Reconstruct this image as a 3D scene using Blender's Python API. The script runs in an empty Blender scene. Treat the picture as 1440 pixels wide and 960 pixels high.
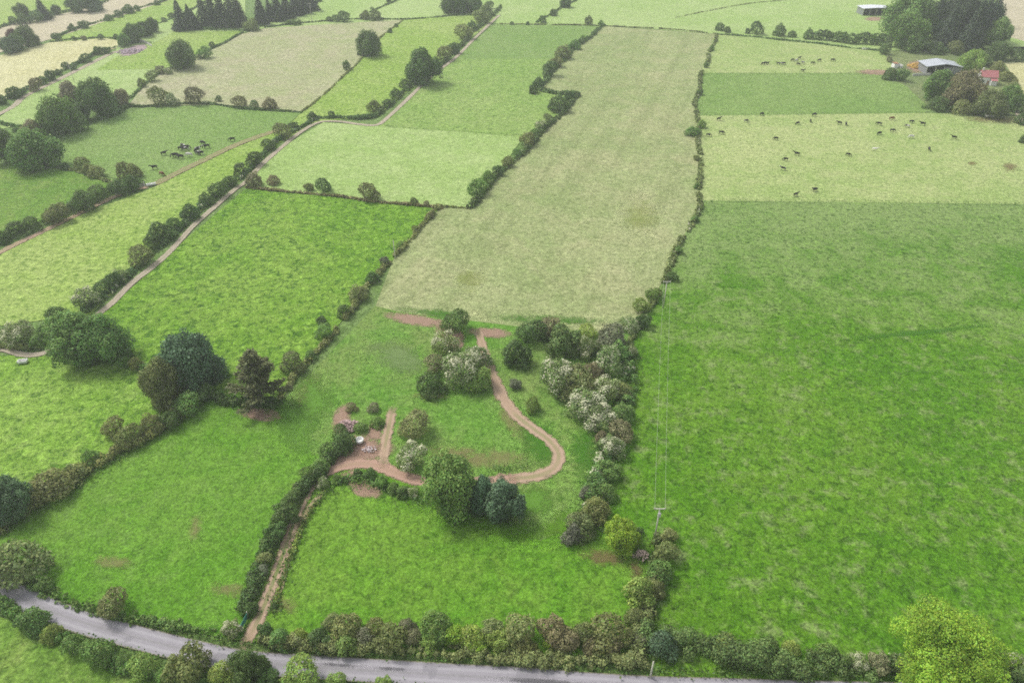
import bpy, bmesh, math, random
import numpy as np
from mathutils import Vector, Matrix

S = bpy.context.scene
COL = S.collection
R = math.radians

# ------------------------------------------------------------------ camera, world, sun, exposure
CAM_H, PITCH, FPX = 120.0, R(35.9), 1000.0        # drone height (m), tilt below the horizon, focal length in photo pixels
cd = bpy.data.cameras.new('camera'); cam = bpy.data.objects.new('camera', cd); COL.objects.link(cam)
cam.location = (0, 0, CAM_H); cam.rotation_euler = (math.pi/2 - PITCH, 0, 0)
cd.sensor_width = 36; cd.lens = 36*FPX/1440; cd.clip_start = 1; cd.clip_end = 6000
S.camera = cam

SUN_EL, SUN_AZ = R(50), R(-55)                    # azimuth clockwise from +Y
w = bpy.data.worlds.new('World'); S.world = w; w.use_nodes = True
nt = w.node_tree; nt.nodes.clear()
wo = nt.nodes.new('ShaderNodeOutputWorld'); bg = nt.nodes.new('ShaderNodeBackground')
sky = nt.nodes.new('ShaderNodeTexSky'); sky.sky_type = 'NISHITA'; sky.sun_disc = False
sky.sun_elevation = SUN_EL; sky.sun_rotation = SUN_AZ; sky.air_density = 1.0; sky.dust_density = 3.0
hs = nt.nodes.new('ShaderNodeHueSaturation'); hs.inputs['Saturation'].default_value = 0.25   # overcast: grey-white sky light
nt.links.new(sky.outputs[0], hs.inputs['Color']); nt.links.new(hs.outputs[0], bg.inputs[0])
bg.inputs[1].default_value = 0.125
nt.links.new(bg.outputs[0], wo.inputs[0])

sl = bpy.data.lights.new('sun', 'SUN'); so = bpy.data.objects.new('sun', sl); COL.objects.link(so)
sl.energy = 1.5; sl.angle = R(14); sl.color = (1.0, 0.96, 0.9)
sd = Vector((math.sin(SUN_AZ)*math.cos(SUN_EL), math.cos(SUN_AZ)*math.cos(SUN_EL), math.sin(SUN_EL)))
so.rotation_euler = sd.to_track_quat('Z', 'Y').to_euler(); so.location = (-200, 300, 400)

S.view_settings.view_transform = 'Standard'; S.view_settings.look = 'None'
S.view_settings.gamma = 1; S.view_settings.use_curve_mapping = False
S.view_settings.exposure = 0.62
S.render.engine = 'CYCLES'
S.cycles.max_bounces = 6; S.cycles.diffuse_bounces = 3; S.cycles.transparent_max_bounces = 16
S.cycles.transmission_bounces = 2; S.cycles.glossy_bounces = 2; S.cycles.volume_bounces = 1
S.cycles.use_denoising = False; S.cycles.filter_width = 1.7; S.cycles.denoising_prefilter = 'NONE'

# ------------------------------------------------------------------ placing: photo pixel (1440 x 960) -> point in the world
CP, SP = math.cos(PITCH), math.sin(PITCH)
def gp(x, y, z=0.0):
    a, b = (x-720)/FPX, -(y-480)/FPX
    d = (a, CP + b*SP, -SP + b*CP)
    t = (z - CAM_H)/d[2]
    return Vector((d[0]*t, d[1]*t, z))
def ppm(p):                                       # photo pixels per metre at a point
    return FPX/(p[1]*CP + (CAM_H - p[2])*SP)
def clen(x, y, wpx, ratio, sink=0.0):             # crown centre, width, height from its centre pixel and pixel width
    zc = 2.0
    for _ in range(4):
        p = gp(x, y, zc); wid = 0.95*wpx/ppm(p); hgt = wid*ratio; zc = hgt*0.5 - sink*hgt
    return gp(x, y, zc), wid, hgt

def tag(o, label=None, cat=None, group=None, kind=None):
    if label: o['label'] = label
    if cat: o['category'] = cat
    if group: o['group'] = group
    if kind: o['kind'] = kind
    return o
def link(name, me, parent=None, loc=None):
    o = bpy.data.objects.new(name, me); COL.objects.link(o)
    if parent: o.parent = parent
    if loc is not None: o.location = loc
    return o
def empty(name, loc, rz=0):
    o = bpy.data.objects.new(name, None); COL.objects.link(o); o.location = loc; o.rotation_euler.z = rz
    o.empty_display_size = 0.3
    return o
ORD = ('first second third fourth fifth sixth seventh eighth ninth tenth eleventh twelfth thirteenth fourteenth fifteenth '
       'sixteenth seventeenth eighteenth nineteenth twentieth').split()
for t_ in ('first','second','third','fourth','fifth','sixth','seventh','eighth','ninth'): ORD.append('twenty-'+t_)

# ------------------------------------------------------------------ node helpers
class NT:
    def __init__(s, name):
        s.m = bpy.data.materials.new(name); s.m.use_nodes = True
        s.t = s.m.node_tree; s.t.nodes.clear()
        s.out = s.n('ShaderNodeOutputMaterial')
    def n(s, typ, **kw):
        nd = s.t.nodes.new(typ)
        for k, v in kw.items(): setattr(nd, k, v)
        return nd
    def l(s, a, b): s.t.links.new(a, b)
    def val(s, sock, v):
        if hasattr(v, 'is_output') or isinstance(v, bpy.types.NodeSocket): s.l(v, sock)
        else: sock.default_value = v
    def math(s, op, a, b=0.0, c=0.0, clamp=False):
        nd = s.n('ShaderNodeMath', operation=op, use_clamp=clamp)
        for i, v in enumerate((a, b, c)): s.val(nd.inputs[i], v)
        return nd.outputs[0]
    def smooth(s, v, lo, hi):
        nd = s.n('ShaderNodeMapRange', interpolation_type='SMOOTHSTEP')
        s.val(nd.inputs['Value'], v); s.val(nd.inputs['From Min'], lo); s.val(nd.inputs['From Max'], hi)
        return nd.outputs[0]
    def mix(s, f, a, b):
        nd = s.n('ShaderNodeMix', data_type='RGBA')
        s.val(nd.inputs[0], f)
        for i, v in ((6, a), (7, b)):
            s.val(nd.inputs[i], tuple(v)+(1,) if isinstance(v, (tuple, list)) and len(v) == 3 else v)
        return nd.outputs[2]
    def noise(s, vec, scale, detail=2, rough=0.5, dist=0.0):
        nd = s.n('ShaderNodeTexNoise'); s.l(vec, nd.inputs['Vector'])
        nd.inputs['Scale'].default_value = scale; nd.inputs['Detail'].default_value = detail
        nd.inputs['Roughness'].default_value = rough; nd.inputs['Distortion'].default_value = dist
        return nd.outputs['Fac']
    def pos(s, rot=0.0, sx=1.0, sy=1.0):
        g = s.n('ShaderNodeNewGeometry')
        if rot == 0 and sx == 1 and sy == 1: return g.outputs['Position']
        m = s.n('ShaderNodeMapping'); m.inputs['Rotation'].default_value = (0, 0, rot); m.inputs['Scale'].default_value = (sx, sy, 1)
        s.l(g.outputs['Position'], m.inputs['Vector']); return m.outputs[0]
    def princ(s, col, rough=0.8, spec=0.2, metal=0.0, normal=None, alpha=None):
        b = s.n('ShaderNodeBsdfPrincipled')
        s.val(b.inputs['Base Color'], tuple(col)+(1,) if isinstance(col, (tuple, list)) and len(col) == 3 else col)
        s.val(b.inputs['Roughness'], rough); b.inputs['Specular IOR Level'].default_value = spec; b.inputs['Metallic'].default_value = metal
        if normal is not None: s.l(normal, b.inputs['Normal'])
        if alpha is not None: s.l(alpha, b.inputs['Alpha'])
        s.l(b.outputs[0], s.out.inputs[0]); return b
    def bump(s, h, strength, dist):
        b = s.n('ShaderNodeBump'); b.inputs['Strength'].default_value = strength; b.inputs['Distance'].default_value = dist
        s.l(h, b.inputs['Height']); return b.outputs[0]

def grass_color(T, c1, c2, dark, tuss=0.5, up=None, patch=0.0, pc=(0.16, 0.24, 0.10), streak=0.0, srot=0.0, scale=1.0, seed=0.0, straw=0.0, sc=(0.26, 0.22, 0.11), fc=1.0):
    """colour and bump height of a pasture: large drifts, metre-size tussocks, fine sward"""
    P0 = T.pos()
    ad = T.n('ShaderNodeVectorMath', operation='ADD'); T.l(P0, ad.inputs[0]); ad.inputs[1].default_value = (seed*37.1, seed*-21.7, seed*3.3)
    P = ad.outputs[0]
    big = T.noise(P, 0.016, 4, 0.55, 0.4)
    mid = T.noise(P, 0.11, 4, 0.62, 0.6)
    tus = T.noise(P, 0.72*scale, 3, 0.6, 0.8)
    fine = T.noise(P, 2.0, 4, 0.75)
    f = T.smooth(T.math('ADD', T.math('MULTIPLY', big, 0.55), T.math('MULTIPLY', mid, 0.45)), 0.38, 0.62)
    col = T.mix(f, c1, c2)
    if patch:
        cl = T.n('ShaderNodeTexNoise'); T.l(P, cl.inputs['Vector']); cl.inputs['Scale'].default_value = 0.3; cl.inputs['Detail'].default_value = 5; cl.inputs['Roughness'].default_value = 0.65
        pm = T.math('MULTIPLY', T.smooth(T.math('ADD', T.math('MULTIPLY', cl.outputs[0], 0.7), T.math('MULTIPLY', mid, 0.3)), 0.5, 0.66), patch)
        col = T.mix(pm, col, pc)
    if straw:
        sn = T.noise(P, 0.045, 6, 0.68, 0.5)
        col = T.mix(T.math('MULTIPLY', T.smooth(sn, 0.42, 0.68), straw), col, sc)
    if streak:
        vr = T.n('ShaderNodeVectorRotate', rotation_type='Z_AXIS'); T.l(P0, vr.inputs['Vector']); vr.inputs['Angle'].default_value = srot
        mp_ = T.n('ShaderNodeMapping'); T.l(vr.outputs[0], mp_.inputs['Vector']); mp_.inputs['Scale'].default_value = (0.16, 0.012, 1)
        st = T.noise(mp_.outputs[0], 1.0, 4, 0.65, 0.3)
        col = T.mix(T.math('MULTIPLY', T.smooth(st, 0.4, 0.7), streak), col, dark)
    if up:                                            # the sward thins towards one end of the field
        y0, y1, uc, us = up
        sp = T.n('ShaderNodeSeparateXYZ'); T.l(P0, sp.inputs[0])
        yy = T.math('ADD', sp.outputs[1], T.math('ADD', T.math('MULTIPLY', T.math('SUBTRACT', big, 0.5), 190.0), T.math('MULTIPLY', T.math('SUBTRACT', mid, 0.5), 120.0)))
        col = T.mix(T.math('MULTIPLY', T.smooth(yy, y0, y1), us), col, uc)
    td = T.math('MULTIPLY', T.smooth(tus, 0.5, 0.32), tuss)  # tussock tone, darkened in the hollows to stand in for tussock shadows
    col = T.mix(td, col, dark)
    tl = T.math('MULTIPLY', T.smooth(tus, 0.52, 0.72), tuss*0.55)
    col = T.mix(tl, col, tuple(min(1, v*1.45) for v in c2))
    hs_ = T.n('ShaderNodeHueSaturation'); T.l(col, hs_.inputs['Color'])
    T.l(T.math('MAXIMUM', 0.35, T.math('ADD', 1.0, T.math('ADD', T.math('MULTIPLY', T.math('SUBTRACT', fine, 0.5), 2.6*fc), T.math('MULTIPLY', T.math('SUBTRACT', tus, 0.5), 1.1*fc)))), hs_.inputs['Value'])
    h = T.math('ADD', T.math('MULTIPLY', tus, 1.0), T.math('MULTIPLY', fine, 0.4))
    return hs_.outputs[0], h

def grass_mat(name, c1, c2, dark, bump=0.5, mul=(1, 1, 1), **kw):
    T = NT(name)
    m_ = lambda c: tuple(a*b for a, b in zip(c, mul))
    c1, c2, dark = m_(c1), m_(c2), m_(dark)
    for q in ('pc', 'sc'):
        if q in kw: kw[q] = m_(kw[q])
    col, h = grass_color(T, c1, c2, dark, **kw)
    T.princ(col, 0.9, 0.1, normal=T.bump(h, bump, 0.6))
    return T.m

# ------------------------------------------------------------------ ground sheets
def poly_sheet(name, pts, z, mat, px=True):
    bm = bmesh.new()
    vs = [bm.verts.new((gp(x, y).x, gp(x, y).y, z) if px else (x, y, z)) for x, y in pts]
    f = bm.faces.new(vs)
    bmesh.ops.triangulate(bm, faces=[f])
    bmesh.ops.recalc_face_normals(bm, faces=bm.faces)
    for f in bm.faces:
        if f.normal.z < 0: f.normal_flip()
    me = bpy.data.meshes.new(name); bm.to_mesh(me); bm.free(); me.materials.append(mat)
    return tag(link(name, me), kind='structure')

def smooth_line(pts, step=1.5, closed=False):
    P = [np.array((p[0], p[1])) for p in pts]
    out = []
    for i in range(len(P)-1):
        p0, p1, p2, p3 = P[max(i-1, 0)], P[i], P[i+1], P[min(i+2, len(P)-1)]
        n = max(2, int(np.linalg.norm(p2-p1)/step))
        for k in range(n):
            t = k/n
            out.append(0.5*((2*p1) + (-p0+p2)*t + (2*p0-5*p1+4*p2-p3)*t*t + (-p0+3*p1-3*p2+p3)*t**3))
    out.append(P[-1]); return np.array(out)

def ribbon(name, px, width, z, mat, shift=0.0, nacross=6, wobble=0.0):
    L = smooth_line([gp(x, y)[:2] for x, y in px])
    T = np.gradient(L, axis=0); T /= np.linalg.norm(T, axis=1)[:, None]
    N = np.stack([-T[:, 1], T[:, 0]], 1)
    d = np.concatenate([[0], np.cumsum(np.linalg.norm(np.diff(L, axis=0), axis=1))])
    rng = np.random.default_rng(len(px)*7+3)
    ph = rng.uniform(0, 6.28, 4)
    wv = width*(1 + wobble*(np.sin(d/7+ph[0])*0.5 + np.sin(d/17+ph[1])*0.5))
    verts, uvs, faces, ef = [], [], [], []
    for i in range(len(L)):
        ef.append(min(d[i], d[-1]-d[i]))
        for k in range(nacross+1):
            u = k/nacross*2-1
            p = L[i] + N[i]*(shift + u*wv[i]/2)
            verts.append((p[0], p[1], z)); uvs.append((u, d[i]))
    m = nacross+1
    for i in range(len(L)-1):
        for k in range(nacross):
            a = i*m+k; faces.append((a, a+1, a+1+m, a+m))
    me = bpy.data.meshes.new(name); me.from_pydata(verts, [], faces)
    uv = me.uv_layers.new(name='UVMap')
    for lp in me.loops: uv.data[lp.index].uv = uvs[lp.vertex_index]
    at = me.attributes.new('endfade', 'FLOAT', 'POINT'); at.data.foreach_set('value', np.repeat(np.array(ef, np.float32), m))
    me.materials.append(mat)
    for f in me.polygons:
        if f.normal.z < 0: me.flip_normals(); break
    return tag(link(name, me), kind='structure')

def patch(name, x, y, rx, ry, z, mat, rot=0.0):
    """feathered ground patch; rx, ry in photo pixels"""
    verts, faces, edge = [], [], []
    nr, na = 5, 28
    c = gp(x, y); verts.append((c.x, c.y, z)); edge.append(1)
    for r in range(1, nr+1):
        for a in range(na):
            t = 2*math.pi*a/na
            ex, ey = math.cos(t)*rx*r/nr, math.sin(t)*ry*r/nr
            q = gp(x + ex*math.cos(rot)-ey*math.sin(rot), y + ex*math.sin(rot)+ey*math.cos(rot))
            verts.append((q.x, q.y, z)); edge.append(1-r/nr)
    for a in range(na): faces.append((0, 1+a, 1+(a+1) % na))
    for r in range(nr-1):
        for a in range(na):
            i, j = 1+r*na+a, 1+r*na+(a+1) % na
            faces.append((i, i+na, j+na, j))
    me = bpy.data.meshes.new(name); me.from_pydata(verts, [], faces)
    at = me.attributes.new('edge', 'FLOAT', 'POINT'); at.data.foreach_set('value', edge)
    bm = bmesh.new(); bm.from_mesh(me)
    for f in bm.faces:
        f.normal_update()
        if f.normal.z < 0: f.normal_flip()
    bm.to_mesh(me); bm.free(); me.materials.append(mat)
    return tag(link(name, me), kind='structure')

def patch_mat(name, col, col2, strength=1.0, soft=0.35, scale=0.35, kind='soil'):
    T = NT(name)
    a = T.n('ShaderNodeAttribute', attribute_name='edge').outputs['Fac']
    P = T.pos()
    n1 = T.noise(P, scale, 6, 0.68, 0.4); n2 = T.noise(P, 2.2, 4, 0.7)
    v = T.math('ADD', a, T.math('MULTIPLY', T.math('SUBTRACT', n1, 0.5), 1.5))
    if soft > 0.6:
        n3 = T.noise(P, 0.13, 4, 0.65, 0.5); n4 = T.noise(P, 0.8, 4, 0.7)
        v = T.math('ADD', a, T.math('ADD', T.math('MULTIPLY', T.math('SUBTRACT', n3, 0.5), 1.5), T.math('MULTIPLY', T.math('SUBTRACT', n4, 0.5), 1.3)))
        al = T.math('MULTIPLY', T.smooth(v, 0.15, 0.95), strength)
        al = T.math('MULTIPLY', al, T.smooth(a, 0.0, 0.45))
    else:
        v = T.math('ADD', v, T.math('MULTIPLY', T.math('SUBTRACT', n2, 0.5), 0.7))
        al = T.math('MULTIPLY', T.smooth(v, 0.0, soft), strength)
        al = T.math('MULTIPLY', al, T.smooth(a, 0.0, 0.3))
    c = T.mix(n2, col, col2)
    T.princ(c, 0.95, 0.08, normal=T.bump(T.math('ADD', n1, T.math('MULTIPLY', n2, 0.5)), 0.4, 0.4), alpha=al)
    return T.m

def track_mat(name, soil, soil2, grass, ruts=True, full=0.0, rough_edge=0.5):
    """two worn wheel lines with a grassy middle, edges broken into the turf"""
    T = NT(name)
    uv = T.n('ShaderNodeUVMap').outputs[0]; sx = T.n('ShaderNodeSeparateXYZ'); T.l(uv, sx.inputs[0])
    u = T.math('ABSOLUTE', sx.outputs[0])
    P = T.pos(); n1 = T.noise(P, 0.55, 5, 0.7); n2 = T.noise(P, 2.5, 4, 0.7); n0 = T.noise(P, 0.06, 3, 0.5)
    edge = T.math('SUBTRACT', 1.0, u)
    cover = T.smooth(T.math('ADD', edge, T.math('ADD', T.math('MULTIPLY', T.math('SUBTRACT', n1, 0.5), rough_edge*2.2), T.math('MULTIPLY', T.math('SUBTRACT', n2, 0.5), rough_edge*1.2))), 0.08, 0.5)
    cover = T.math('MULTIPLY', cover, T.smooth(edge, 0.0, 0.1))
    ed = T.n('ShaderNodeAttribute', attribute_name='endfade').outputs['Fac']
    cover = T.math('MULTIPLY', cover, T.smooth(T.math('ADD', ed, T.math('MULTIPLY', n1, 6.0)), 3.0, 7.0))
    col = T.mix(T.math('ADD', T.math('MULTIPLY', n2, 0.6), T.math('MULTIPLY', n0, 0.4)), soil, soil2)
    if ruts:
        midg = T.smooth(T.math('ADD', u, T.math('MULTIPLY', T.math('SUBTRACT', n1, 0.5), 0.5)), 0.32, 0.16)
        midg = T.math('MULTIPLY', midg, T.smooth(n0, 0.35, 0.55))
        col = T.mix(T.math('MULTIPLY', midg, (1-full)*0.75), col, grass)
        rut = T.smooth(T.math('ABSOLUTE', T.math('SUBTRACT', u, 0.5)), 0.17, 0.05)
        col = T.mix(T.math('MULTIPLY', rut, 0.45), col, soil2)
    T.princ(col, 0.95, 0.08, normal=T.bump(n2, 0.3, 0.2), alpha=cover)
    return T.m

# grass tones (linear)
G_BASE = grass_mat('base grass', (0.115, 0.20, 0.045), (0.16, 0.24, 0.075), (0.06, 0.12, 0.02))
ground = poly_sheet('ground', [(-1900, -300), (1900, -300), (1900, 2600), (-1900, 2600)], -0.15, G_BASE, px=False)

_a, _b = gp(640, 440), gp(930, 45); MROT = math.pi/2 - math.atan2(_b.y-_a.y, _b.x-_a.x)
GM = {
 'meadow':  grass_mat('hay meadow grass', (0.185, 0.232, 0.08), (0.25, 0.27, 0.118), (0.125, 0.155, 0.05), tuss=0.5, straw=0.42, streak=0.4, srot=MROT, sc=(0.31, 0.28, 0.15), patch=0.3, pc=(0.20, 0.26, 0.08), mul=(1.3, 1.33, 1.42), fc=0.75, seed=1),
 'near':    grass_mat('rich pasture grass', (0.07, 0.205, 0.012), (0.115, 0.25, 0.03), (0.035, 0.115, 0.008), tuss=0.6, patch=0.75, pc=(0.21, 0.29, 0.17), up=(gp(1200,520).y, gp(1200,300).y, (0.205, 0.285, 0.095), 0.85), mul=(0.96, 0.89, 0.58), seed=2),
 'west':    grass_mat('paddock grass', (0.085, 0.22, 0.018), (0.125, 0.25, 0.04), (0.05, 0.15, 0.012), tuss=0.3, patch=0.25, pc=(0.15, 0.25, 0.09), mul=(1.05, 1.02, 0.8), seed=3, bump=0.35),
 'south':   grass_mat('entrance paddock grass', (0.085, 0.225, 0.02), (0.13, 0.25, 0.045), (0.045, 0.14, 0.01), tuss=0.4, patch=0.3, pc=(0.16, 0.25, 0.08), mul=(0.97, 1.0, 0.55), seed=4),
 'centre':  grass_mat('rough grazing grass', (0.095, 0.215, 0.028), (0.145, 0.235, 0.065), (0.05, 0.14, 0.012), tuss=0.45, straw=0.3, mul=(1.0, 1.12, 0.75), seed=5),
 'tussock': grass_mat('tussocky pasture grass', (0.10, 0.235, 0.012), (0.155, 0.28, 0.03), (0.04, 0.13, 0.008), tuss=0.85, bump=0.9, scale=0.75, mul=(1.2, 1.09, 1.5), seed=6),
 'pale':    grass_mat('pale pasture grass', (0.205, 0.29, 0.08), (0.26, 0.325, 0.12), (0.12, 0.2, 0.04), tuss=0.4, mul=(1.32, 1.36, 1.4), fc=0.75, seed=7),
 'pale2':   grass_mat('grazed pale grass', (0.215, 0.285, 0.085), (0.29, 0.325, 0.13), (0.12, 0.185, 0.045), tuss=0.55, patch=0.35, pc=(0.29, 0.30, 0.14), mul=(1.24, 1.28, 1.3), fc=0.75, seed=8),
 'mid':     grass_mat('mid green grass', (0.13, 0.225, 0.05), (0.165, 0.25, 0.07), (0.08, 0.16, 0.025), tuss=0.35, mul=(1.18, 1.16, 1.15), seed=9),
 'yellow':  grass_mat('yellow green grass', (0.185, 0.30, 0.04), (0.245, 0.335, 0.075), (0.095, 0.2, 0.018), tuss=0.7, scale=0.8, mul=(1.16, 1.12, 1.35), seed=10),
 'cream':   grass_mat('cut hay stubble', (0.46, 0.42, 0.20), (0.52, 0.48, 0.26), (0.34, 0.33, 0.13), tuss=0.25, streak=0.35, srot=R(-20), mul=(1.05, 1.1, 1.15), seed=11),
 'tan':     grass_mat('ripening meadow grass', (0.27, 0.275, 0.12), (0.33, 0.30, 0.17), (0.18, 0.2, 0.07), tuss=0.4, straw=0.55, sc=(0.36, 0.29, 0.19), mul=(1.12, 1.24, 1.28), seed=12),
 'pink':    grass_mat('seeded grass in flower', (0.36, 0.325, 0.2), (0.40, 0.36, 0.235), (0.28, 0.27, 0.14), tuss=0.3, mul=(1.2, 1.2, 1.3), seed=13),
 'lush':    grass_mat('lush grass', (0.085, 0.21, 0.035), (0.13, 0.25, 0.06), (0.05, 0.14, 0.02), tuss=0.45, patch=0.4, pc=(0.18, 0.26, 0.12), mul=(1.3, 1.05, 0.8), seed=14),
 'left':    grass_mat('rank pasture grass', (0.12, 0.225, 0.03), (0.175, 0.27, 0.06), (0.05, 0.13, 0.012), tuss=0.75, bump=0.8, patch=0.3, pc=(0.22, 0.28, 0.12), scale=0.8, mul=(1.26, 1.3, 1.0), seed=17),
 'fresh':   grass_mat('fresh lane grass', (0.19, 0.31, 0.065), (0.25, 0.345, 0.1), (0.1, 0.2, 0.03), tuss=0.6, scale=0.8, seed=18),
 'herd':    grass_mat('herd pasture grass', (0.16, 0.27, 0.06), (0.2, 0.295, 0.085), (0.09, 0.18, 0.03), tuss=0.4, seed=16),
 'yard':    grass_mat('rough yard grass', (0.13, 0.17, 0.065), (0.18, 0.2, 0.09), (0.07, 0.1, 0.035), tuss=0.6, mul=(1.15, 1.2, 1.1), seed=15),
}
FIELDS = [
 ('far_field', 'pale', [(700,22),(820,-100),(2100,-100),(2100,66),(1240,72),(1008,48),(850,36),(697,34)]),
 ('far_hay_field', 'pink', [(1404,-100),(2100,-100),(2100,58),(1440,58),(1405,48)]),
 ('far_left_field', 'pale', [(340,46),(372,28),(455,-6),(490,-100),(820,-100),(700,22),(690,20),(567,28),(480,33),(373,40)]),
 ('top_left_field', 'yellow', [(-500,40),(0,38),(100,15),(160,-5),(300,-100),(-500,-100)]),
 ('flowering_field', 'pink', [(-500,90),(-500,40),(0,40),(18,33),(100,17),(160,-3),(300,-100),(420,-100),(242,-1),(73,55),(0,74)]),
 ('strip_field', 'yellow', [(73,55),(242,-1),(420,-100),(520,-100),(330,8),(248,18),(220,33),(165,54),(70,59)]),
 ('hay_stubble_field', 'cream', [(-500,100),(0,78),(70,60),(147,54),(166,57),(165,67),(117,84),(73,108),(0,143),(-500,330)]),
 ('yard_field', 'pale', [(-300,340),(0,165),(33,137),(127,90),(163,72),(168,55),(220,33),(248,18),(345,-15),(345,44),(300,66),(230,100),(182,138),(100,145),(60,170),(0,182),(-300,300)]),
 ('upper_yard_field', 'yellow', [(210,64),(245,45),(342,44),(300,66),(250,92),(230,97),(135,99),(165,79)]),
 ('ripening_field', 'tan', [(181,148),(200,123),(213,110),(230,100),(250,93),(277,81),(313,63),(340,48),(373,40),(480,33),(566,28),(530,57),(500,92),(480,110),(440,147),(424,157),(380,152),(300,147),(206,150)]),
 ('slope_field', 'yellow', [(340,250),(382,207),(424,157),(440,147),(480,110),(500,92),(530,57),(566,28),(690,20),(700,24),(655,60),(600,108),(550,148),(527,166),(453,170),(395,200)]),
 ('cow_field', 'herd', [(75,233),(78,205),(140,170),(206,151),(300,148),(380,153),(424,158),(400,180),(330,207),(270,236),(215,262),(140,246)]),
 ('lush_field', 'lush', [(-400,235),(0,232),(75,236),(140,248),(200,260),(140,274),(100,294),(0,338),(-400,500)]),
 ('bank_field', 'yellow', [(-400,560),(0,358),(105,305),(215,264),(270,237),(330,208),(400,180),(424,160),(395,199),(340,252),(265,312),(200,372),(128,442),(60,450),(0,458),(-400,500)]),
 ('lane_field', 'pale', [(345,262),(350,250),(395,208),(455,172),(530,177),(640,185),(736,193),(690,258),(660,293),(620,291),(480,277),(400,270)]),
 ('upper_lane_field', 'fresh', [(530,178),(547,163),(607,107),(640,82),(776,82),(757,126),(815,134),(770,180),(736,193),(640,185)]),
 ('high_lane_field', 'herd', [(640,83),(655,68),(697,33),(850,36),(808,68),(776,83)]),
 ('tussocky_field', 'tussock', [(347,264),(400,271),(480,278),(620,292),(585,325),(553,365),(490,440),(420,525),(395,562),(285,545),(200,512),(140,445),(267,331)]),
 ('left_pasture', 'left', [(-400,505),(0,500),(63,498),(200,512),(285,545),(240,590),(150,645),(50,712),(0,745),(-400,980)]),
 ('long_meadow', 'meadow', [(850,37),(1006,48),(985,110),(978,145),(983,200),(985,290),(965,325),(935,390),(905,440),(860,468),(720,458),(640,448),(560,438),(528,430),(553,365),(620,292),(660,293),(735,215),(815,134),(757,126),(808,66)]),
 ('rough_grazing', 'centre', [(528,430),(560,438),(640,448),(720,458),(860,468),(905,440),(880,490),(860,570),(830,727),(760,760),(600,690),(520,660),(455,660),(440,640),(400,562)]),
 ('west_paddock', 'west', [(285,545),(395,562),(400,562),(440,640),(480,625),(430,672),(395,720),(375,790),(350,850),(340,900),(200,876),(130,860),(-60,785),(-200,830),(0,745),(150,645)]),
 ('south_paddock', 'south', [(455,660),(520,660),(600,690),(760,760),(830,727),(922,748),(905,932),(640,925),(340,902),(352,850),(380,790),(400,722)]),
 ('right_pasture', 'near', [(985,282),(1440,287),(2200,296),(2800,1400),(1100,1400),(920,928),(922,748),(830,728),(860,570),(880,490),(935,390),(965,325)]),
 ('cattle_pasture', 'pale2', [(985,282),(983,200),(978,163),(1300,159),(1440,164),(2200,175),(2200,296),(1440,287)]),
 ('mown_strip', 'mid', [(978,163),(978,145),(985,103),(1240,103),(1275,122),(1310,155),(1300,159)]),
 ('upper_pasture', 'pale2', [(985,103),(1006,48),(1240,72),(1255,92),(1240,103)]),
 ('farmyard_grass', 'yard', [(1240,72),(1440,66),(2200,70),(2200,175),(1440,164),(1310,155),(1275,122),(1240,103),(1255,92)]),
 ('right_hay_field', 'cream', [(1412,88),(2200,92),(2200,150),(1448,150),(1432,118)]),
 ('roadside_field', 'lush', [(-800,860),(-60,842),(43,884),(137,922),(230,950),(300,965),(300,1500),(-800,1500)]),
]
for i, (nm, k, pts) in enumerate(FIELDS):
    poly_sheet(nm, pts, 0.004*(i % 9) + (0.036 if nm in ('upper_yard_field', 'right_hay_field') else 0), GM[k])

# worn and differently coloured ground
M_SOIL = patch_mat('red bare soil', (0.34, 0.205, 0.155), (0.44, 0.30, 0.23), 0.78, soft=0.6)
M_WORN = patch_mat('thin worn turf', (0.27, 0.235, 0.10), (0.30, 0.26, 0.12), 0.5, soft=0.9)
M_BRACKEN = patch_mat('dead brown litter', (0.17, 0.12, 0.055), (0.24, 0.17, 0.09), 0.6, soft=0.8)
M_LUSH_SHADE = patch_mat('deep green growth and swale shade', (0.045, 0.16, 0.01), (0.08, 0.22, 0.02), 0.7, soft=0.8)
M_DAMP = patch_mat('damp asphalt', (0.12, 0.115, 0.125), (0.17, 0.165, 0.175), 0.75, soft=0.9)
M_YELL = patch_mat('yellowish growth', (0.24, 0.3, 0.04), (0.27, 0.32, 0.06), 0.3, soft=0.8)
M_PALE = patch_mat('thin pale sward', (0.15, 0.25, 0.07), (0.22, 0.29, 0.12), 0.75, soft=0.9, scale=0.06)
M_DKG = patch_mat('poached dark grass', (0.06, 0.11, 0.03), (0.10, 0.14, 0.05), 0.7, soft=0.6)
M_PURP = patch_mat('trampled yard mud', (0.33, 0.24, 0.25), (0.45, 0.36, 0.36), 0.95, soft=0.3)
M_SEAM = patch_mat('paddock sward', (0.085, 0.215, 0.012), (0.12, 0.245, 0.022), 1.0, soft=0.9)
M_MIX = patch_mat('grazed sward', (0.09, 0.225, 0.018), (0.135, 0.26, 0.045), 1.0, soft=0.9)
Z1 = 0.08
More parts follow.
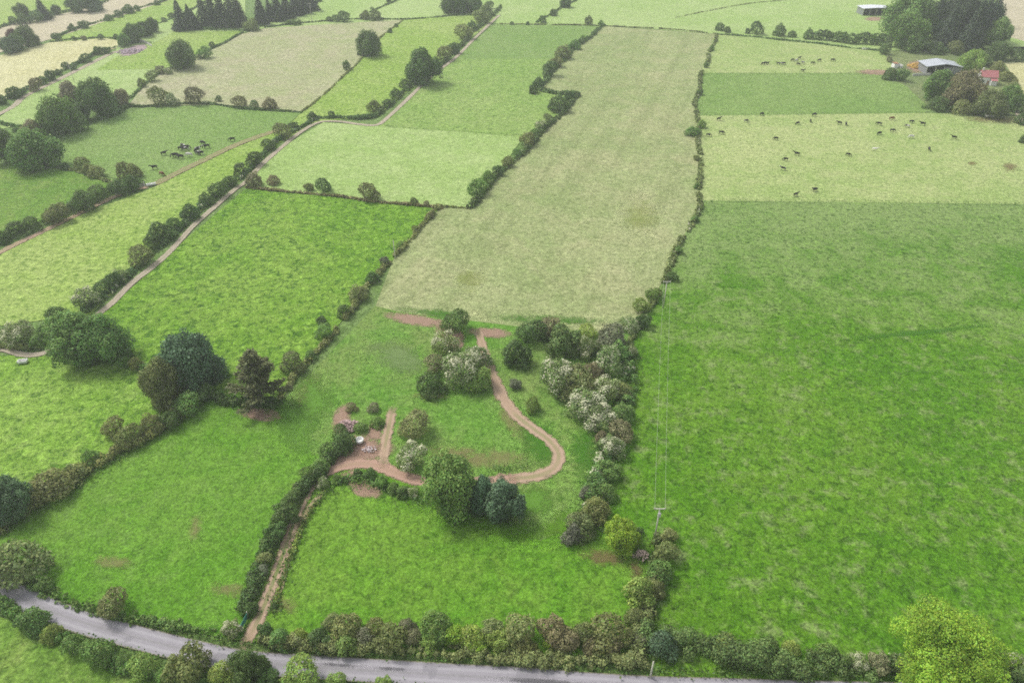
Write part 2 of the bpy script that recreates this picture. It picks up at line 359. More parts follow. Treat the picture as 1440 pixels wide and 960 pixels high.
for k, (x, y, rx, ry, m, rot) in enumerate([
    (585,450,56,10,M_SOIL,0.15),(690,468,38,9,M_SOIL,0.08),(632,468,26,14,M_SOIL,0.3),
    (500,640,70,22,M_SOIL,-0.25),(512,626,28,20,M_SOIL,0.2),(528,606,12,18,M_SOIL,0.1),(480,590,16,28,M_SOIL,0.3),(500,672,26,14,M_SOIL,0.3),
    (366,582,40,12,M_SOIL,0.14),(515,690,30,12,M_SOIL,0.2),(350,853,14,9,M_SOIL,0),(785,740,22,20,M_BRACKEN,0.6),(690,735,110,26,M_SEAM,0.25),(790,738,80,30,M_SEAM,-0.3),(745,705,80,30,M_MIX,0.0),(418,598,44,60,M_MIX,-0.5),(440,560,40,50,M_MIX,-0.4),
    (855,785,56,17,M_BRACKEN,0.15),(895,800,16,26,M_BRACKEN,0.1),(605,556,40,9,M_WORN,0.0),(680,645,80,22,M_WORN,0.0),
    (720,590,22,60,M_WORN,-0.5),(560,500,60,34,M_PALE,0.2),(640,640,60,20,M_WORN,0.1),
    (275,745,16,28,M_WORN,0.2),(160,790,40,14,M_WORN,0.1),(320,830,40,18,M_WORN,0.1),(400,850,26,18,M_WORN,0.3),(430,560,30,50,M_WORN,0.4),
    (660,395,30,22,M_YELL,0),(900,305,36,40,M_YELL,0.4),(780,450,120,10,M_LUSH_SHADE,0.05),(610,440,70,9,M_LUSH_SHADE,0.1),
    (760,620,40,70,M_LUSH_SHADE,-0.5),(820,640,30,60,M_LUSH_SHADE,0),
    
    (1290,468,150,6,M_LUSH_SHADE,-0.1),  # dark strip painting the shade of a swale onto the flat pasture
    (1420,236,18,9,M_BRACKEN,0),(1367,230,10,4,M_BRACKEN,0),(1400,168,60,9,M_BRACKEN,0.05),(1235,102,40,5,M_SOIL,0.02),
    (640,480,16,18,M_SOIL,0.2),
    (188,71,24,7,M_PURP,-0.3),(1290,94,20,11,M_SOIL,0.0),(1230,27,18,4,M_SOIL,0),(330,890,70,12,M_LUSH_SHADE,0.15),
    (480,935,40,4,M_DAMP,0.06),(545,940,36,4,M_DAMP,0.06),(760,958,90,5,M_DAMP,0.05),(880,966,60,6,M_DAMP,0.04)]):
    patch('damp_road_patch' if m is M_DAMP else 'worn_or_shaded_ground', x, y, rx, ry, (0.215 if m is M_DAMP else Z1) + 0.006*(k % 7), m, rot)

SOIL, SOIL2, GR = (0.36, 0.245, 0.165), (0.46, 0.345, 0.25), (0.12, 0.21, 0.04)
RS, RS2 = (0.36, 0.22, 0.16), (0.47, 0.315, 0.245)
M_TRACK = track_mat('farm track soil', SOIL, SOIL2, GR, full=0.5, rough_edge=0.65)
M_RED = track_mat('red track soil', RS, RS2, GR, full=0.85)
M_LANE = track_mat('pale lane dust', (0.36, 0.30, 0.225), (0.46, 0.40, 0.31), (0.2, 0.22, 0.1), full=0.55, rough_edge=0.25)
M_TRAIL = track_mat('cattle trail', (0.26, 0.24, 0.12), (0.32, 0.27, 0.15), (0.16, 0.23, 0.06), full=0.3, rough_edge=0.8)
ZT = 0.135
ribbon('dirt_track', [(672,462),(676,478),(686,510),(700,545),(722,580),(750,603),(775,622),(786,640),(780,658),(760,668),(735,672),(690,675)], 3.9, ZT, M_TRACK, wobble=0.15)
ribbon('dirt_track', [(735,673),(690,677),(640,678),(590,676),(555,664),(530,655),(510,652),(480,656),(455,668),(437,685)], 4.2, ZT+0.012, M_RED, wobble=0.2)
ribbon('dirt_track', [(540,660),(540,640),(545,610),(551,580),(553,570)], 3.2, ZT+0.024, M_TRACK)
M_ENTRY = track_mat('entrance lane soil', SOIL, SOIL2, (0.10, 0.19, 0.03), full=0.0, rough_edge=0.5)
ribbon('dirt_track', [(460,662),(440,680),(425,705),(412,740),(398,780),(380,830),(362,875),(345,905),(338,918)], 3.2, ZT+0.036, M_ENTRY)
ribbon('farm_lane', [(-160,470),(-60,480),(0,490),(33,499),(65,496),(100,478),(137,443),(157,427),(187,397),(213,377),(240,353),(273,317),(300,293),(330,267),(347,255),(367,233),(393,210),(423,186),(450,172),(480,171.5),(503,175),(530,176),(547,164),(573,140),(607,107),(640,82),(667,55),(693,30),(703,21)], 3.1, ZT+0.048, M_LANE, wobble=0.1)
ribbon('farm_track', [(-200,245),(0,160),(33,137),(67,120),(107,100),(127,90),(143,82),(163,73),(185,70)], 4.6, ZT, M_LANE, wobble=0.15)
ribbon('cattle_trail', [(-120,420),(0,355),(60,326),(105,304),(150,282),(185,268),(215,262)], 3.4, ZT+0.012, M_TRACK)
ribbon('cattle_trail', [(213,262),(240,248),(275,231),(330,205),(370,190),(400,181)], 5.0, ZT, M_TRAIL)
ribbon('farm_track', [(1425,120),(1428,150),(1440,175)], 4.0, ZT, M_LANE)
ribbon('worn_strip', [(460,686),(436,713),(420,745),(405,785),(394,825),(386,850)], 1.6, ZT, track_mat('dry grass strip', (0.34, 0.28, 0.15), (0.40, 0.34, 0.2), GR, ruts=False))

# the road, with broken edges and dark damp marks
T = NT('worn pale asphalt')
P = T.pos(); Q = T.n('ShaderNodeUVMap').outputs[0]
sx = T.n('ShaderNodeSeparateXYZ'); T.l(Q, sx.inputs[0]); au = T.math('ABSOLUTE', sx.outputs[0])
n0, n1, n2 = T.noise(P, 0.12, 4, 0.6, 0.5), T.noise(P, 1.1, 5, 0.7), T.noise(P, 9, 2, 0.7)
mp = T.n('ShaderNodeMapping'); T.l(Q, mp.inputs['Vector']); mp.inputs['Scale'].default_value = (1.6, 0.07, 1)
strk = T.noise(mp.outputs[0], 1.0, 4, 0.6)
c = T.mix(n1, (0.25, 0.235, 0.26), (0.345, 0.325, 0.35))
c = T.mix(T.math('MULTIPLY', T.smooth(strk, 0.6, 0.72), 0.8), c, (0.2, 0.19, 0.205))
c = T.mix(T.math('MULTIPLY', T.smooth(T.math('ABSOLUTE', T.math('SUBTRACT', au, 0.5)), 0.2, 0.05), 0.5), c, (0.41, 0.395, 0.42))
c = T.mix(T.math('MULTIPLY', T.smooth(T.math('ADD', au, T.math('MULTIPLY', n1, 0.2)), 0.3, 0.1), 0.45), c, (0.21, 0.205, 0.2))
c = T.mix(T.math('MULTIPLY', T.smooth(n0, 0.58, 0.62), 0.5), c, (0.2, 0.19, 0.21))
c = T.mix(T.smooth(T.math('ADD', au, T.math('MULTIPLY', n1, 0.25)), 0.98, 1.1), c, (0.2, 0.19, 0.12))
hv = T.n('ShaderNodeHueSaturation'); T.l(c, hv.inputs['Color']); T.l(T.math('ADD', 0.8, T.math('MULTIPLY', n2, 0.4)), hv.inputs['Value'])
T.princ(hv.outputs[0], 0.75, 0.3, normal=T.bump(n2, 0.15, 0.03))
ROADPX = [(-160,722),(-60,780),(0,822),(27,838),(77,861),(133,880),(200,898),(267,915),(333,929),(400,935),(480,940),(547,944),(647,950),(747,955),(813,961),(913,967),(1010,970),(1200,975),(1500,980)]
ribbon('road', ROADPX, 4.4, ZT, T.m, nacross=8)

# ------------------------------------------------------------------ foliage
def make_leaf_mat():
    T = NT('foliage')
    oi = T.n('ShaderNodeObjectInfo')
    tone = T.n('ShaderNodeAttribute', attribute_name='tone').outputs['Fac']
    bloom = T.n('ShaderNodeAttribute', attribute_name='bloom').outputs['Fac']
    hv = T.n('ShaderNodeHueSaturation'); T.l(oi.outputs['Color'], hv.inputs['Color'])
    T.l(T.math('ADD', 0.475, T.math('MULTIPLY', T.math('FRACT', T.math('MULTIPLY', tone, 7.31)), 0.05)), hv.inputs['Hue'])
    T.l(T.math('ADD', 0.5, T.math('MULTIPLY', tone, 1.0)), hv.inputs['Value'])
    col = T.mix(bloom, hv.outputs[0], (0.79, 0.77, 0.56))
    d = T.n('ShaderNodeBsdfDiffuse'); T.l(col, d.inputs[0])
    tr = T.n('ShaderNodeBsdfTranslucent'); T.l(col, tr.inputs[0])
    gl = T.n('ShaderNodeBsdfGlossy'); gl.inputs['Roughness'].default_value = 0.5; gl.inputs['Color'].default_value = (0.5, 0.5, 0.5, 1)
    m1 = T.n('ShaderNodeMixShader'); m1.inputs[0].default_value = 0.25; T.l(d.outputs[0], m1.inputs[1]); T.l(tr.outputs[0], m1.inputs[2])
    m2 = T.n('ShaderNodeMixShader'); m2.inputs[0].default_value = 0.03; T.l(m1.outputs[0], m2.inputs[1]); T.l(gl.outputs[0], m2.inputs[2])
    T.l(m2.outputs[0], T.out.inputs[0])
    return T.m
M_LEAF = make_leaf_mat()
T = NT('bark'); T.princ(T.mix(T.noise(T.pos(), 3, 4, 0.7), (0.09, 0.07, 0.05), (0.2, 0.165, 0.13)), 0.9, 0.1); M_BARK = T.m

def unit(v): return v/np.maximum(np.linalg.norm(v, axis=1, keepdims=True), 1e-9)
def quads(name, P, N, size, tone, bloom, rng, aspect=1.0, along=None, mat=None):
    n = len(P)
    ref = rng.normal(size=(n, 3)) if along is None else along + rng.normal(size=(n, 3))*0.15
    Tn = unit(ref - N*np.sum(ref*N, axis=1, keepdims=True)); B = np.cross(N, Tn)
    h = (size/2)[:, None]
    k = rng.uniform(0.75, 1.2, (n, 2))
    a, b = Tn*h*aspect*k[:, :1], B*h*k[:, 1:]
    V = np.stack([P-a*0.9-b*0.35, P-b*0.15+a*0.15-b*0.85, P+a, P+b*0.9-a*0.1], 1).reshape(-1, 3)
    me = bpy.data.meshes.new(name)
    me.vertices.add(4*n); me.vertices.foreach_set('co', V.astype(np.float32).ravel())
    me.loops.add(4*n); me.loops.foreach_set('vertex_index', np.arange(4*n, dtype=np.int32))
    me.polygons.add(n); me.polygons.foreach_set('loop_start', np.arange(0, 4*n, 4, dtype=np.int32))
    me.update(calc_edges=True)
    for nm, vals in (('tone', tone), ('bloom', bloom)):
        at = me.attributes.new(nm, 'FLOAT', 'FACE'); at.data.foreach_set('value', np.clip(vals, 0, 1).astype(np.float32))
    me.materials.append(mat or M_LEAF)
    return me

def blob_leaves(C, Rr, n, rng, squash=1.0, up=0.35, inside=0.78, btone=None, bbloom=None, jitter=0.36, zmin=None):
    """leaves spread over the outer shells of many overlapping clumps"""
    w_ = Rr**2; idx = rng.choice(len(C), size=n, p=w_/w_.sum())
    d = unit(rng.normal(size=(n, 3)) + np.array([0, 0, up]))
    rr = rng.uniform(0.72, 1.06, n) + (rng.uniform(0, 1, n) < 0.12)*rng.uniform(0.05, 0.3, n)
    P = C[idx] + d*(Rr[idx]*rr)[:, None]*np.array([1, 1, squash])
    keep = np.ones(n, bool)
    for s in range(0, n, 4000):
        Q = P[s:s+4000]
        if len(C) > 80: break
        dist = np.linalg.norm((Q[:, None, :]-C[None])*np.array([1, 1, 1/squash]), axis=2)/Rr[None]
        keep[s:s+4000] = (dist.min(axis=1) > inside*0.86)
    if zmin is not None: keep &= P[:, 2] > zmin
    P, d, idx = P[keep], d[keep], idx[keep]
    N = unit(d + rng.normal(size=d.shape)*jitter)
    tb = rng.uniform(0, 1, len(C)) if btone is None else btone
    tone = 0.5 + (tb[idx]-0.5)*0.55 + rng.normal(size=len(P))*0.17
    if bbloom is None: bl = np.zeros(len(P))
    else: bl = (rng.uniform(0, 1, len(P)) < bbloom[idx]*np.clip(d[:, 2]*0.9+0.45, 0.05, 1)).astype(float)*rng.uniform(0.6, 1, len(P))
    return P, N, tone, bl

def crown_mesh(name, seed, n, leaf, lobes, lobe_r, core=0.72, bloom=0.0, vert=1.0, flat=False, up=0.35):
    """crown filling about the unit ball"""
    rng = np.random.default_rng(seed)
    C, Rr = [], []
    g = math.pi*(3-math.sqrt(5))
    # a few uneven domes side by side, each covered in clumps, so that no two sides of the outline agree
    nd = rng.integers(3, 6); a0 = rng.uniform(0, 6.28)
    domes = [((0.0, 0.0, 0.06), 0.66)]
    for k in range(nd):
        a = a0 + k*6.283/nd + rng.uniform(-0.5, 0.5); rr_ = rng.uniform(0.36, 0.62); q = rng.uniform(0.86, 1.06)-rr_
        domes.append(((math.cos(a)*q, math.sin(a)*q, rng.uniform(-0.42, 0.22)), rr_))
    tot = sum(d[1]**2 for d in domes)
    for (cx_, cy_, cz_), dr_ in domes:
        m = max(4, int(round(lobes*1.15*dr_**2/tot)))
        for i in range(m):
            z = 1-2*(i+0.5)/m*0.93; r_ = math.sqrt(max(0, 1-z*z)); t = g*i + rng.uniform(-0.6, 0.6)
            lr = rng.uniform(*lobe_r)*(0.55+0.7*dr_); q = max(0.05, dr_-lr)*rng.uniform(0.8, 1.3)
            C.append((cx_+math.cos(t)*r_*q, cy_+math.sin(t)*r_*q, cz_*1.0+z*q*1.15)); Rr.append(lr)
        C.append((cx_, cy_, cz_)); Rr.append(dr_*0.72)
    C, Rr = np.array(C), np.array(Rr)
    bb = None
    if bloom: bb = np.clip(rng.uniform(-0.5, 1, len(C))*1.3*bloom, 0, 0.97)
    P, N, tone, bl = blob_leaves(C, Rr, n, rng, bbloom=bb, up=up)
    lo, hi = np.percentile(P, 1.0, axis=0), np.percentile(P, 99.0, axis=0)
    P = (P-(lo+hi)/2)/((hi-lo)/2)
    return quads(name, P, N, rng.uniform(0.75, 1.3, len(P))*leaf, tone, bl, rng)

TREE = [crown_mesh('broadleaf crown', 11+i, 20000, 0.078, 84+8*i, (0.15, 0.29)) for i in range(4)]
TREE_FINE = crown_mesh('broadleaf crown', 19, 60000, 0.036, 110, (0.12, 0.24), core=0.7)
BUSH = [crown_mesh('bush foliage', 31+i, 6400, 0.125, 26+5*i, (0.2, 0.42), core=0.6) for i in range(5)]
BLOOM = [crown_mesh('blossom foliage', 51+i, 7800, 0.098, 30+4*i, (0.2, 0.38), core=0.65, bloom=b) for i, b in enumerate((1.0, 1.5, 1.9))]
def conifer_mesh(seed, n=9000):
    """spire of drooping tiers; unit radius, z from -1 to 1"""
    rng = np.random.default_rng(seed)
    tiers = 17; P, N, A, tone = [], [], [], []
    for k in range(tiers):
        f = k/(tiers-1); z0 = -0.92 + 1.88*f; rad = (1-f)**0.8*0.98 + 0.04
        nb = max(5, int(15*(1-f)+5)); off = rng.uniform(0, 6.28)
        for b in range(nb):
            t = off + 2*math.pi*b/nb + rng.uniform(-0.2, 0.2); L = rad*rng.uniform(0.72, 1.08); bt = rng.normal()*0.12
            m = int(6+26*L)
            s = rng.uniform(0.1, 1, m)**0.7
            dr = np.array([math.cos(t), math.sin(t)])
            lat = rng.normal(size=m)*0.07*(1.15-s)
            pt = np.stack([dr[0]*L*s - dr[1]*lat, dr[1]*L*s + dr[0]*lat, z0 - 0.13*s*s*L*1.6 + rng.normal(size=m)*0.018], 1)
            P.append(pt); nn = np.stack([dr[0]*0.45+rng.normal(size=m)*0.4, dr[1]*0.45+rng.normal(size=m)*0.4, np.ones(m)*0.8], 1); N.append(nn)
            A.append(np.tile([dr[0], dr[1], -0.25], (m, 1))); tone.append(0.5+bt+rng.normal(size=m)*0.15)
    P, N, A, tone = map(np.concatenate, (P, N, A, tone))
    return quads('conifer crown', P, unit(N), np.full(len(P), 0.085), tone, np.zeros(len(P)), rng, aspect=1.8, along=A)
CONIF = [conifer_mesh(71+i) for i in range(3)]
def cypress_mesh(seed):
    """ragged cypress: flat sprays on level boughs round a leaning spire"""
    rng = np.random.default_rng(seed)
    P, N, A, tone = [], [], [], []
    for k in range(74):
        f = rng.uniform(0, 1)**0.85; z0 = -0.8 + 1.7*f; L = (1.02-f)**0.8*rng.uniform(0.4, 1.2)+0.08; t = rng.uniform(0, 6.28)
        m = int(130*L+24); s = rng.uniform(0.2, 1, m); dr = np.array([math.cos(t), math.sin(t)])
        lat = rng.normal(size=m)*0.075*(0.35+s)
        bt = rng.normal()*0.2
        pt = np.stack([dr[0]*L*s - dr[1]*lat, dr[1]*L*s + dr[0]*lat, z0 + 0.16*s*s - 0.3*np.abs(lat) + rng.normal(size=m)*0.02], 1)
        P.append(pt); N.append(np.stack([rng.normal(size=m)*0.45, rng.normal(size=m)*0.45, np.ones(m)], 1))
        A.append(np.tile([dr[0], dr[1], 0.2], (m, 1))); tone.append(0.45+bt+rng.normal(size=m)*0.2)
    P, N, A, tone = map(np.concatenate, (P, N, A, tone))
    return quads('cypress crown', P, unit(N), np.full(len(P), 0.075), tone, np.zeros(len(P)), rng, aspect=2.0, along=A)
CYP = cypress_mesh(91)

def tube(bm, pts, rads, seg=7):
    rings = []
    for i, p in enumerate(pts):
        p = Vector(p); d = (Vector(pts[min(i+1, len(pts)-1)]) - Vector(pts[max(i-1, 0)])).normalized()
        x = d.orthogonal().normalized(); y = d.cross(x)
        rings.append([bm.verts.new(p + (x*math.cos(2*math.pi*k/seg) + y*math.sin(2*math.pi*k/seg))*rads[i]) for k in range(seg)])
    for a, b in zip(rings, rings[1:]):
        for k in range(seg): bm.faces.new((a[k], a[(k+1) % seg], b[(k+1) % seg], b[k]))
    bm.faces.new(rings[0][::-1]); bm.faces.new(rings[-1])
def finish(bm, name, mat, parent=None, loc=None, smooth=False):
    bmesh.ops.recalc_face_normals(bm, faces=bm.faces)
    me = bpy.data.meshes.new(name); bm.to_mesh(me); bm.free(); me.materials.append(mat)
    if smooth:
        for f in me.polygons: f.use_smooth = True
    return link(name, me, parent, loc)
def trunk_mesh(seed):
    rng = random.Random(seed); bm = bmesh.new()      # unit height 1, crown radius about 0.5
    tube(bm, [(0,0,-0.02),(0.01,0,0.1),(0.0,0.01,0.3),(0.02,0,0.55)], [0.05, 0.036, 0.03, 0.02])
    for k in range(7):
        a = k*0.9+rng.uniform(-.3, .3); z = 0.22+0.045*k; L = rng.uniform(0.22, 0.36)
        tube(bm, [(0,0,z),(math.cos(a)*L*.5, math.sin(a)*L*.5, z+0.1),(math.cos(a)*L, math.sin(a)*L, z+0.24)], [0.018, 0.012, 0.004], 5)
    bmesh.ops.recalc_face_normals(bm, faces=bm.faces)
    me = bpy.data.meshes.new('trunk'); bm.to_mesh(me); bm.free(); me.materials.append(M_BARK); return me
def spire_mesh():
    bm = bmesh.new(); tube(bm, [(0,0,-0.02),(0,0,0.4),(0,0,0.95)], [0.028, 0.018, 0.004], 6)
    bmesh.ops.recalc_face_normals(bm, faces=bm.faces)
    me = bpy.data.meshes.new('trunk'); bm.to_mesh(me); bm.free(); me.materials.append(M_BARK); return me
TRUNK = [trunk_mesh(5), trunk_mesh(6)]; SPIRE = spire_mesh()

KIND = {  # word for the label, leaf colour
 'dk': ('dark green', (0.11, 0.185, 0.05)), 'md': ('mid green', (0.165, 0.28, 0.065)), 'ol': ('olive', (0.215, 0.255, 0.085)),
 'br': ('brown tinged', (0.225, 0.22, 0.105)), 'bl': ('white blossomed', (0.2, 0.28, 0.085)), 'lm': ('lime green', (0.25, 0.40, 0.04)),
 'bu': ('blue green', (0.098, 0.17, 0.085)), 'gy': ('grey twigged', (0.22, 0.23, 0.145)), 'sp': ('dark spruce', (0.06, 0.09, 0.05)),
 'yg': ('yellow green', (0.25, 0.35, 0.075)), 'cp': ('copper leaved', (0.15, 0.075, 0.055)), 'cy': ('brownish', (0.15, 0.155, 0.06)),
 'lg': ('lime green', (0.25, 0.44, 0.045)),
}
RN = random.Random(4)
def leafcol(k):
    c = KIND[k][1]; j = RN.uniform(0.95, 1.32)
    return (c[0]*j*RN.uniform(0.92, 1.1), c[1]*j, c[2]*j*RN.uniform(0.9, 1.1), 1)
def bush(x, y, wpx, k, label, group=None, ratio=0.85):
    c, wid, hgt = clen(x, y, wpx, ratio, 0.1)
    me = RN.choice(BLOOM) if k == 'bl' else RN.choice(BUSH)
    o = link('hawthorn_bush' if k == 'bl' else 'bush', me, None, c)
    o.scale = (wid/2*RN.uniform(0.9, 1.05), wid/2*RN.uniform(0.85, 1.02), hgt/2*RN.uniform(0.88, 1.1))
    o.rotation_euler = (RN.uniform(-0.25, 0.25), RN.uniform(-0.25, 0.25), RN.uniform(0, 6.28)); o.color = leafcol(k)
    return tag(o, label, 'bush', group)
def tree(x, y, wpx, k, label, group=None, ratio=1.0, proto='broad', name=None):
    clear = {'broad': -0.02, 'conif': 0.0, 'cyp': 0.03}[proto]
    zc = 4.0
    for _ in range(5):
        p = gp(x, y, zc); wid = 0.95*wpx/ppm(p); hgt = wid*ratio; zc = hgt*(clear+0.5)
    root = empty(name or {'broad': 'broadleaf_tree', 'conif': 'conifer_tree', 'cyp': 'cypress_tree'}[proto], (p.x, p.y, 0), RN.uniform(0, 6.28))
    me = {'broad': RN.choice(BLOOM[1:]) if k == 'bl' else (RN.choice(TREE) if wpx < 120 else TREE_FINE), 'conif': RN.choice(CONIF), 'cyp': CYP}[proto]
    cr = link('crown', me, root, (0, 0, zc)); cr.scale = (wid/2*1.0, wid/2*RN.uniform(0.95, 1.05), hgt/2); cr.color = leafcol(k)
    tk = link('trunk', SPIRE if proto != 'broad' else RN.choice(TRUNK), root); H = hgt*(1+clear); tk.scale = (wid, wid, H)
    tag(root, label, 'tree', group)
    return root

def hedge(px, hgt, thick, k, label, seed, bloom=0.0, rag=0.75, gap=0.0, name='hedge', cat='hedge'):
    rng = np.random.default_rng(seed);     L = np.array([gp(x, y)[:2] for x, y in px])
    seg = np.linalg.norm(np.diff(L, axis=0), axis=1); tot = seg.sum()
    step = max(0.5, thick*0.33); n = int(tot/step)+2
    d = np.linspace(0, tot, n); cum = np.concatenate([[0], np.cumsum(seg)])
    pts = np.stack([np.interp(d, cum, L[:, 0]), np.interp(d, cum, L[:, 1])], 1)
    tg = np.gradient(pts, axis=0); tg /= np.linalg.norm(tg, axis=1)[:, None]; nn = np.stack([-tg[:, 1], tg[:, 0]], 1)
    ph = rng.uniform(0, 6.28, 6)
    prof = 0.5+0.5*(0.4*np.sin(d/5+ph[0])+0.35*np.sin(d/2.3+ph[1])+0.35*np.sin(d/11+ph[2]))
    hh = hgt*(1-rag*0.6+rag*prof*1.1)*rng.uniform(0.85, 1.15, n)
    C, Rr = [], []
    for i in range(n):
        if gap and math.sin(d[i]/6+ph[3])+math.sin(d[i]/2.1+ph[4]) < -2+gap*2: continue
        for q in range(2):
            r = min(hh[i]*0.55, thick*0.55)*rng.uniform(0.7, 1.1)
            lat = rng.uniform(-1, 1)*max(0.05, thick/2-r*0.6) + 0.25*thick*math.sin(d[i]/9+ph[5])
            p = pts[i]+nn[i]*lat
            z = r*0.55 if q == 0 else max(r*0.6, hh[i]-r)
            C.append((p[0]+rng.normal()*0.15, p[1]+rng.normal()*0.15, z)); Rr.append(r)
    C, Rr = np.array(C), np.array(Rr)
    pm = ppm((pts[:, 0].mean(), pts[:, 1].mean(), 1))
    leaf = float(np.clip(1.9/(pm*0.711), 0.3, 0.95))
    area = (4*math.pi*Rr**2).sum()*0.75
    num = int(min(60000, area/leaf**2*1.9))
    bb = np.where(rng.uniform(0, 1, len(C)) < bloom, rng.uniform(0.5, 0.95, len(C)), 0.0)
    P, N, tone, bl = blob_leaves(C, Rr, num, rng, bbloom=bb, zmin=0.02, up=0.5)
    o0 = pts[n//2]
    P = P - np.array([o0[0], o0[1], 0])
    o = link(name, quads(name, P, N, rng.uniform(0.75, 1.35, len(P))*leaf, tone, bl, rng), None, (o0[0], o0[1], 0))
    o.color = leafcol(k)
    return tag(o, label, cat)

SEED = [100]
def row(px, hgt, thick, k, label, place='', end='', bushes=(), **kw):
    """a hedge, and the bushes that stand up out of it, counted from the named end"""
    SEED[0] += 1
    if px: hedge(px, hgt, thick, k, label, SEED[0], **kw)
    for i, b in enumerate(bushes):
        x, y, wp, bk = b[:4]
        m = wp/ppm(gp(x, y, 1.5))
        if place in ('pale lane hedge', 'upper lane hedge'): x, y = x-4, y-3
        sz = 'small' if m < 4.2 else ('large' if m > 7 else 'rounded')
        bush(x, y, wp, bk, f'{sz} {KIND[bk][0]} bush, {ORD[i]} from the {end} of the {place}', 'bushes in the '+place, b[4] if len(b) > 4 else 0.85)

# ---- foreground road hedges
row([(-60,815),(3,855),(43,880),(100,905),(150,925),(205,945),(262,957),(330,972),(420,980),(520,985)], 1.6, 2.4, 'md', 'green hedge along the lower side of the road in the bottom corner', 'hedge below the road', 'left end',
    [(2,846,22,'md'),(43,872,46,'md'),(72,890,30,'yg'),(104,905,34,'md'),(140,917,48,'md'),(172,930,26,'md'),(203,938,42,'yg'),(232,950,30,'md'),(262,940,64,'ol'),(310,948,36,'yg'),(375,955,32,'dk'),(422,946,56,'yg'),(473,958,32,'yg'),(540,962,26,'yg')])
tree(346,938,48,'dk','dense dark green young tree at the lower road edge opposite the track entrance', ratio=1.25)
row([(20,800),(60,826),(110,846),(150,862),(200,876),(260,890),(325,900)], 1.0, 2.6, 'md', 'low weedy green bank between the road bend and the west paddock', name='verge_bank', cat='bank')
row(None, 0, 0, '', '', 'road bend verge', 'left end', [(22,790,78,'ol'),(62,822,26,'md'),(158,847,48,'ol')])
row([(370,895),(420,905),(470,912),(560,918),(640,922),(720,925),(800,926),(905,930)], 1.9, 3.2, 'ol', 'tall mixed hedge between the road and the south paddock', 'hedge above the road', 'left end',
    [(372,885,22,'dk'),(396,897,34,'md'),(420,895,30,'yg'),(448,897,36,'dk'),(466,873,26,'ol'),(487,885,46,'ol'),(489,904,38,'yg'),(515,893,30,'gy'),(530,880,34,'ol'),(550,893,46,'ol'),(574,880,28,'br'),(584,897,26,'br'),(610,880,50,'md'),(604,904,30,'yg'),(636,893,34,'lm'),(664,893,42,'yg'),(671,908,28,'lm'),(692,884,36,'ol'),(702,900,34,'yg'),(727,888,54,'ol'),(738,906,34,'ol'),(776,884,46,'br'),(774,902,22,'lm'),(798,900,40,'br'),(822,888,38,'ol'),(832,909,30,'br'),(860,890,58,'ol'),(862,911,30,'br')])
row([(905,905),(945,918),(1000,922),(1060,927),(1130,931),(1200,936),(1265,943),(1400,955),(1520,962)], 3.2, 5.0, 'dk', 'long dense trimmed hedge between the road and the right pasture', 'right roadside hedge', 'left end',
    [(932,908,46,'bu'),(1022,908,40,'yg',0.8),(1078,914,40,'dk'),(1112,910,28,'yg'),(1165,920,40,'md'),(1207,929,30,'bl'),(1236,932,34,'br'),(1262,932,28,'ol'),(1405,930,36,'br'),(1432,925,24,'bl')], bloom=0.015)
tree(1337,926,150,'lg','big bright lime green spreading tree over the right roadside hedge in the corner', ratio=0.8)

# ---- east side of the site
row([(905,930),(915,860),(922,800),(926,752)], 2.0, 4.0, 'ol', 'scrubby hedge on the right edge of the south paddock', 'south paddock right hedge', 'near end',
    [(893,868,30,'ol',1.1),(903,900,26,'gy'),(902,832,50,'yg'),(925,828,30,'ol'),(930,802,40,'md'),(936,776,36,'ol'),(940,752,24,'ol')])
tree(875,752,50,'lm','bright yellow green tree with bare stems beside the near power pole', ratio=0.9)
row([(812,742),(850,748),(900,758)], 1.6, 3.0, 'dk', 'shaded undergrowth below the bright yellow green tree', name='undergrowth', cat='undergrowth')
row([(832,726),(846,690),(856,640),(866,590),(880,540),(884,500)], 2.4, 5.0, 'md', 'overgrown blossoming hedge on the right edge of the rough grazing', 'rough grazing right hedge', 'near end',
    [(806,752,32,'gy',1.0),(818,738,46,'ol'),(838,716,44,'ol'),(825,692,24,'gy'),(851,692,30,'md'),(857,662,36,'md'),(843,652,14,'bl'),(863,628,38,'bl'),(848,614,24,'br'),(876,606,38,'br'),(874,580,34,'md'),(842,588,48,'bl'),(822,568,58,'bl'),(852,547,46,'bl'),(874,549,30,'ol')], bloom=0.1)
row([(740,478),(775,478),(810,485),(850,500),(880,495)], 2.2, 5.5, 'dk', 'dense thicket below the long meadow, at its right corner', 'thicket below the meadow', 'left end',
    [(727,496,42,'dk',1.05),(748,466,44,'dk'),(775,460,42,'br'),(793,480,50,'dk'),(825,468,30,'yg'),(826,490,34,'bl',1.1),(858,474,50,'gy'),(853,510,50,'bl'),(868,494,36,'md'),(888,492,22,'bl')])
row([(785,560),(820,545),(850,530)], 1.6, 5.0, 'md', 'low brambles under the large blossoming hawthorns', name='undergrowth', cat='undergrowth')
tree(785,530,58,'bl','large hawthorn with heavy white blossom at the left of the thicket', ratio=0.85, name='hawthorn_tree')
bush(808,538,58,'ol','large grey brown bush behind the heavily blossomed hawthorn', 'bushes in the rough grazing')
bush(832,522,34,'br','reddish brown bush between the hawthorn and the boundary hedge', 'bushes in the rough grazing')
bush(724,540,18,'gy','tiny grey bush below the dark bush near the track top', 'bushes in the rough grazing')
bush(748,568,24,'yg','small lone pale bush right of the curving track', 'bushes in the rough grazing', 1.1)
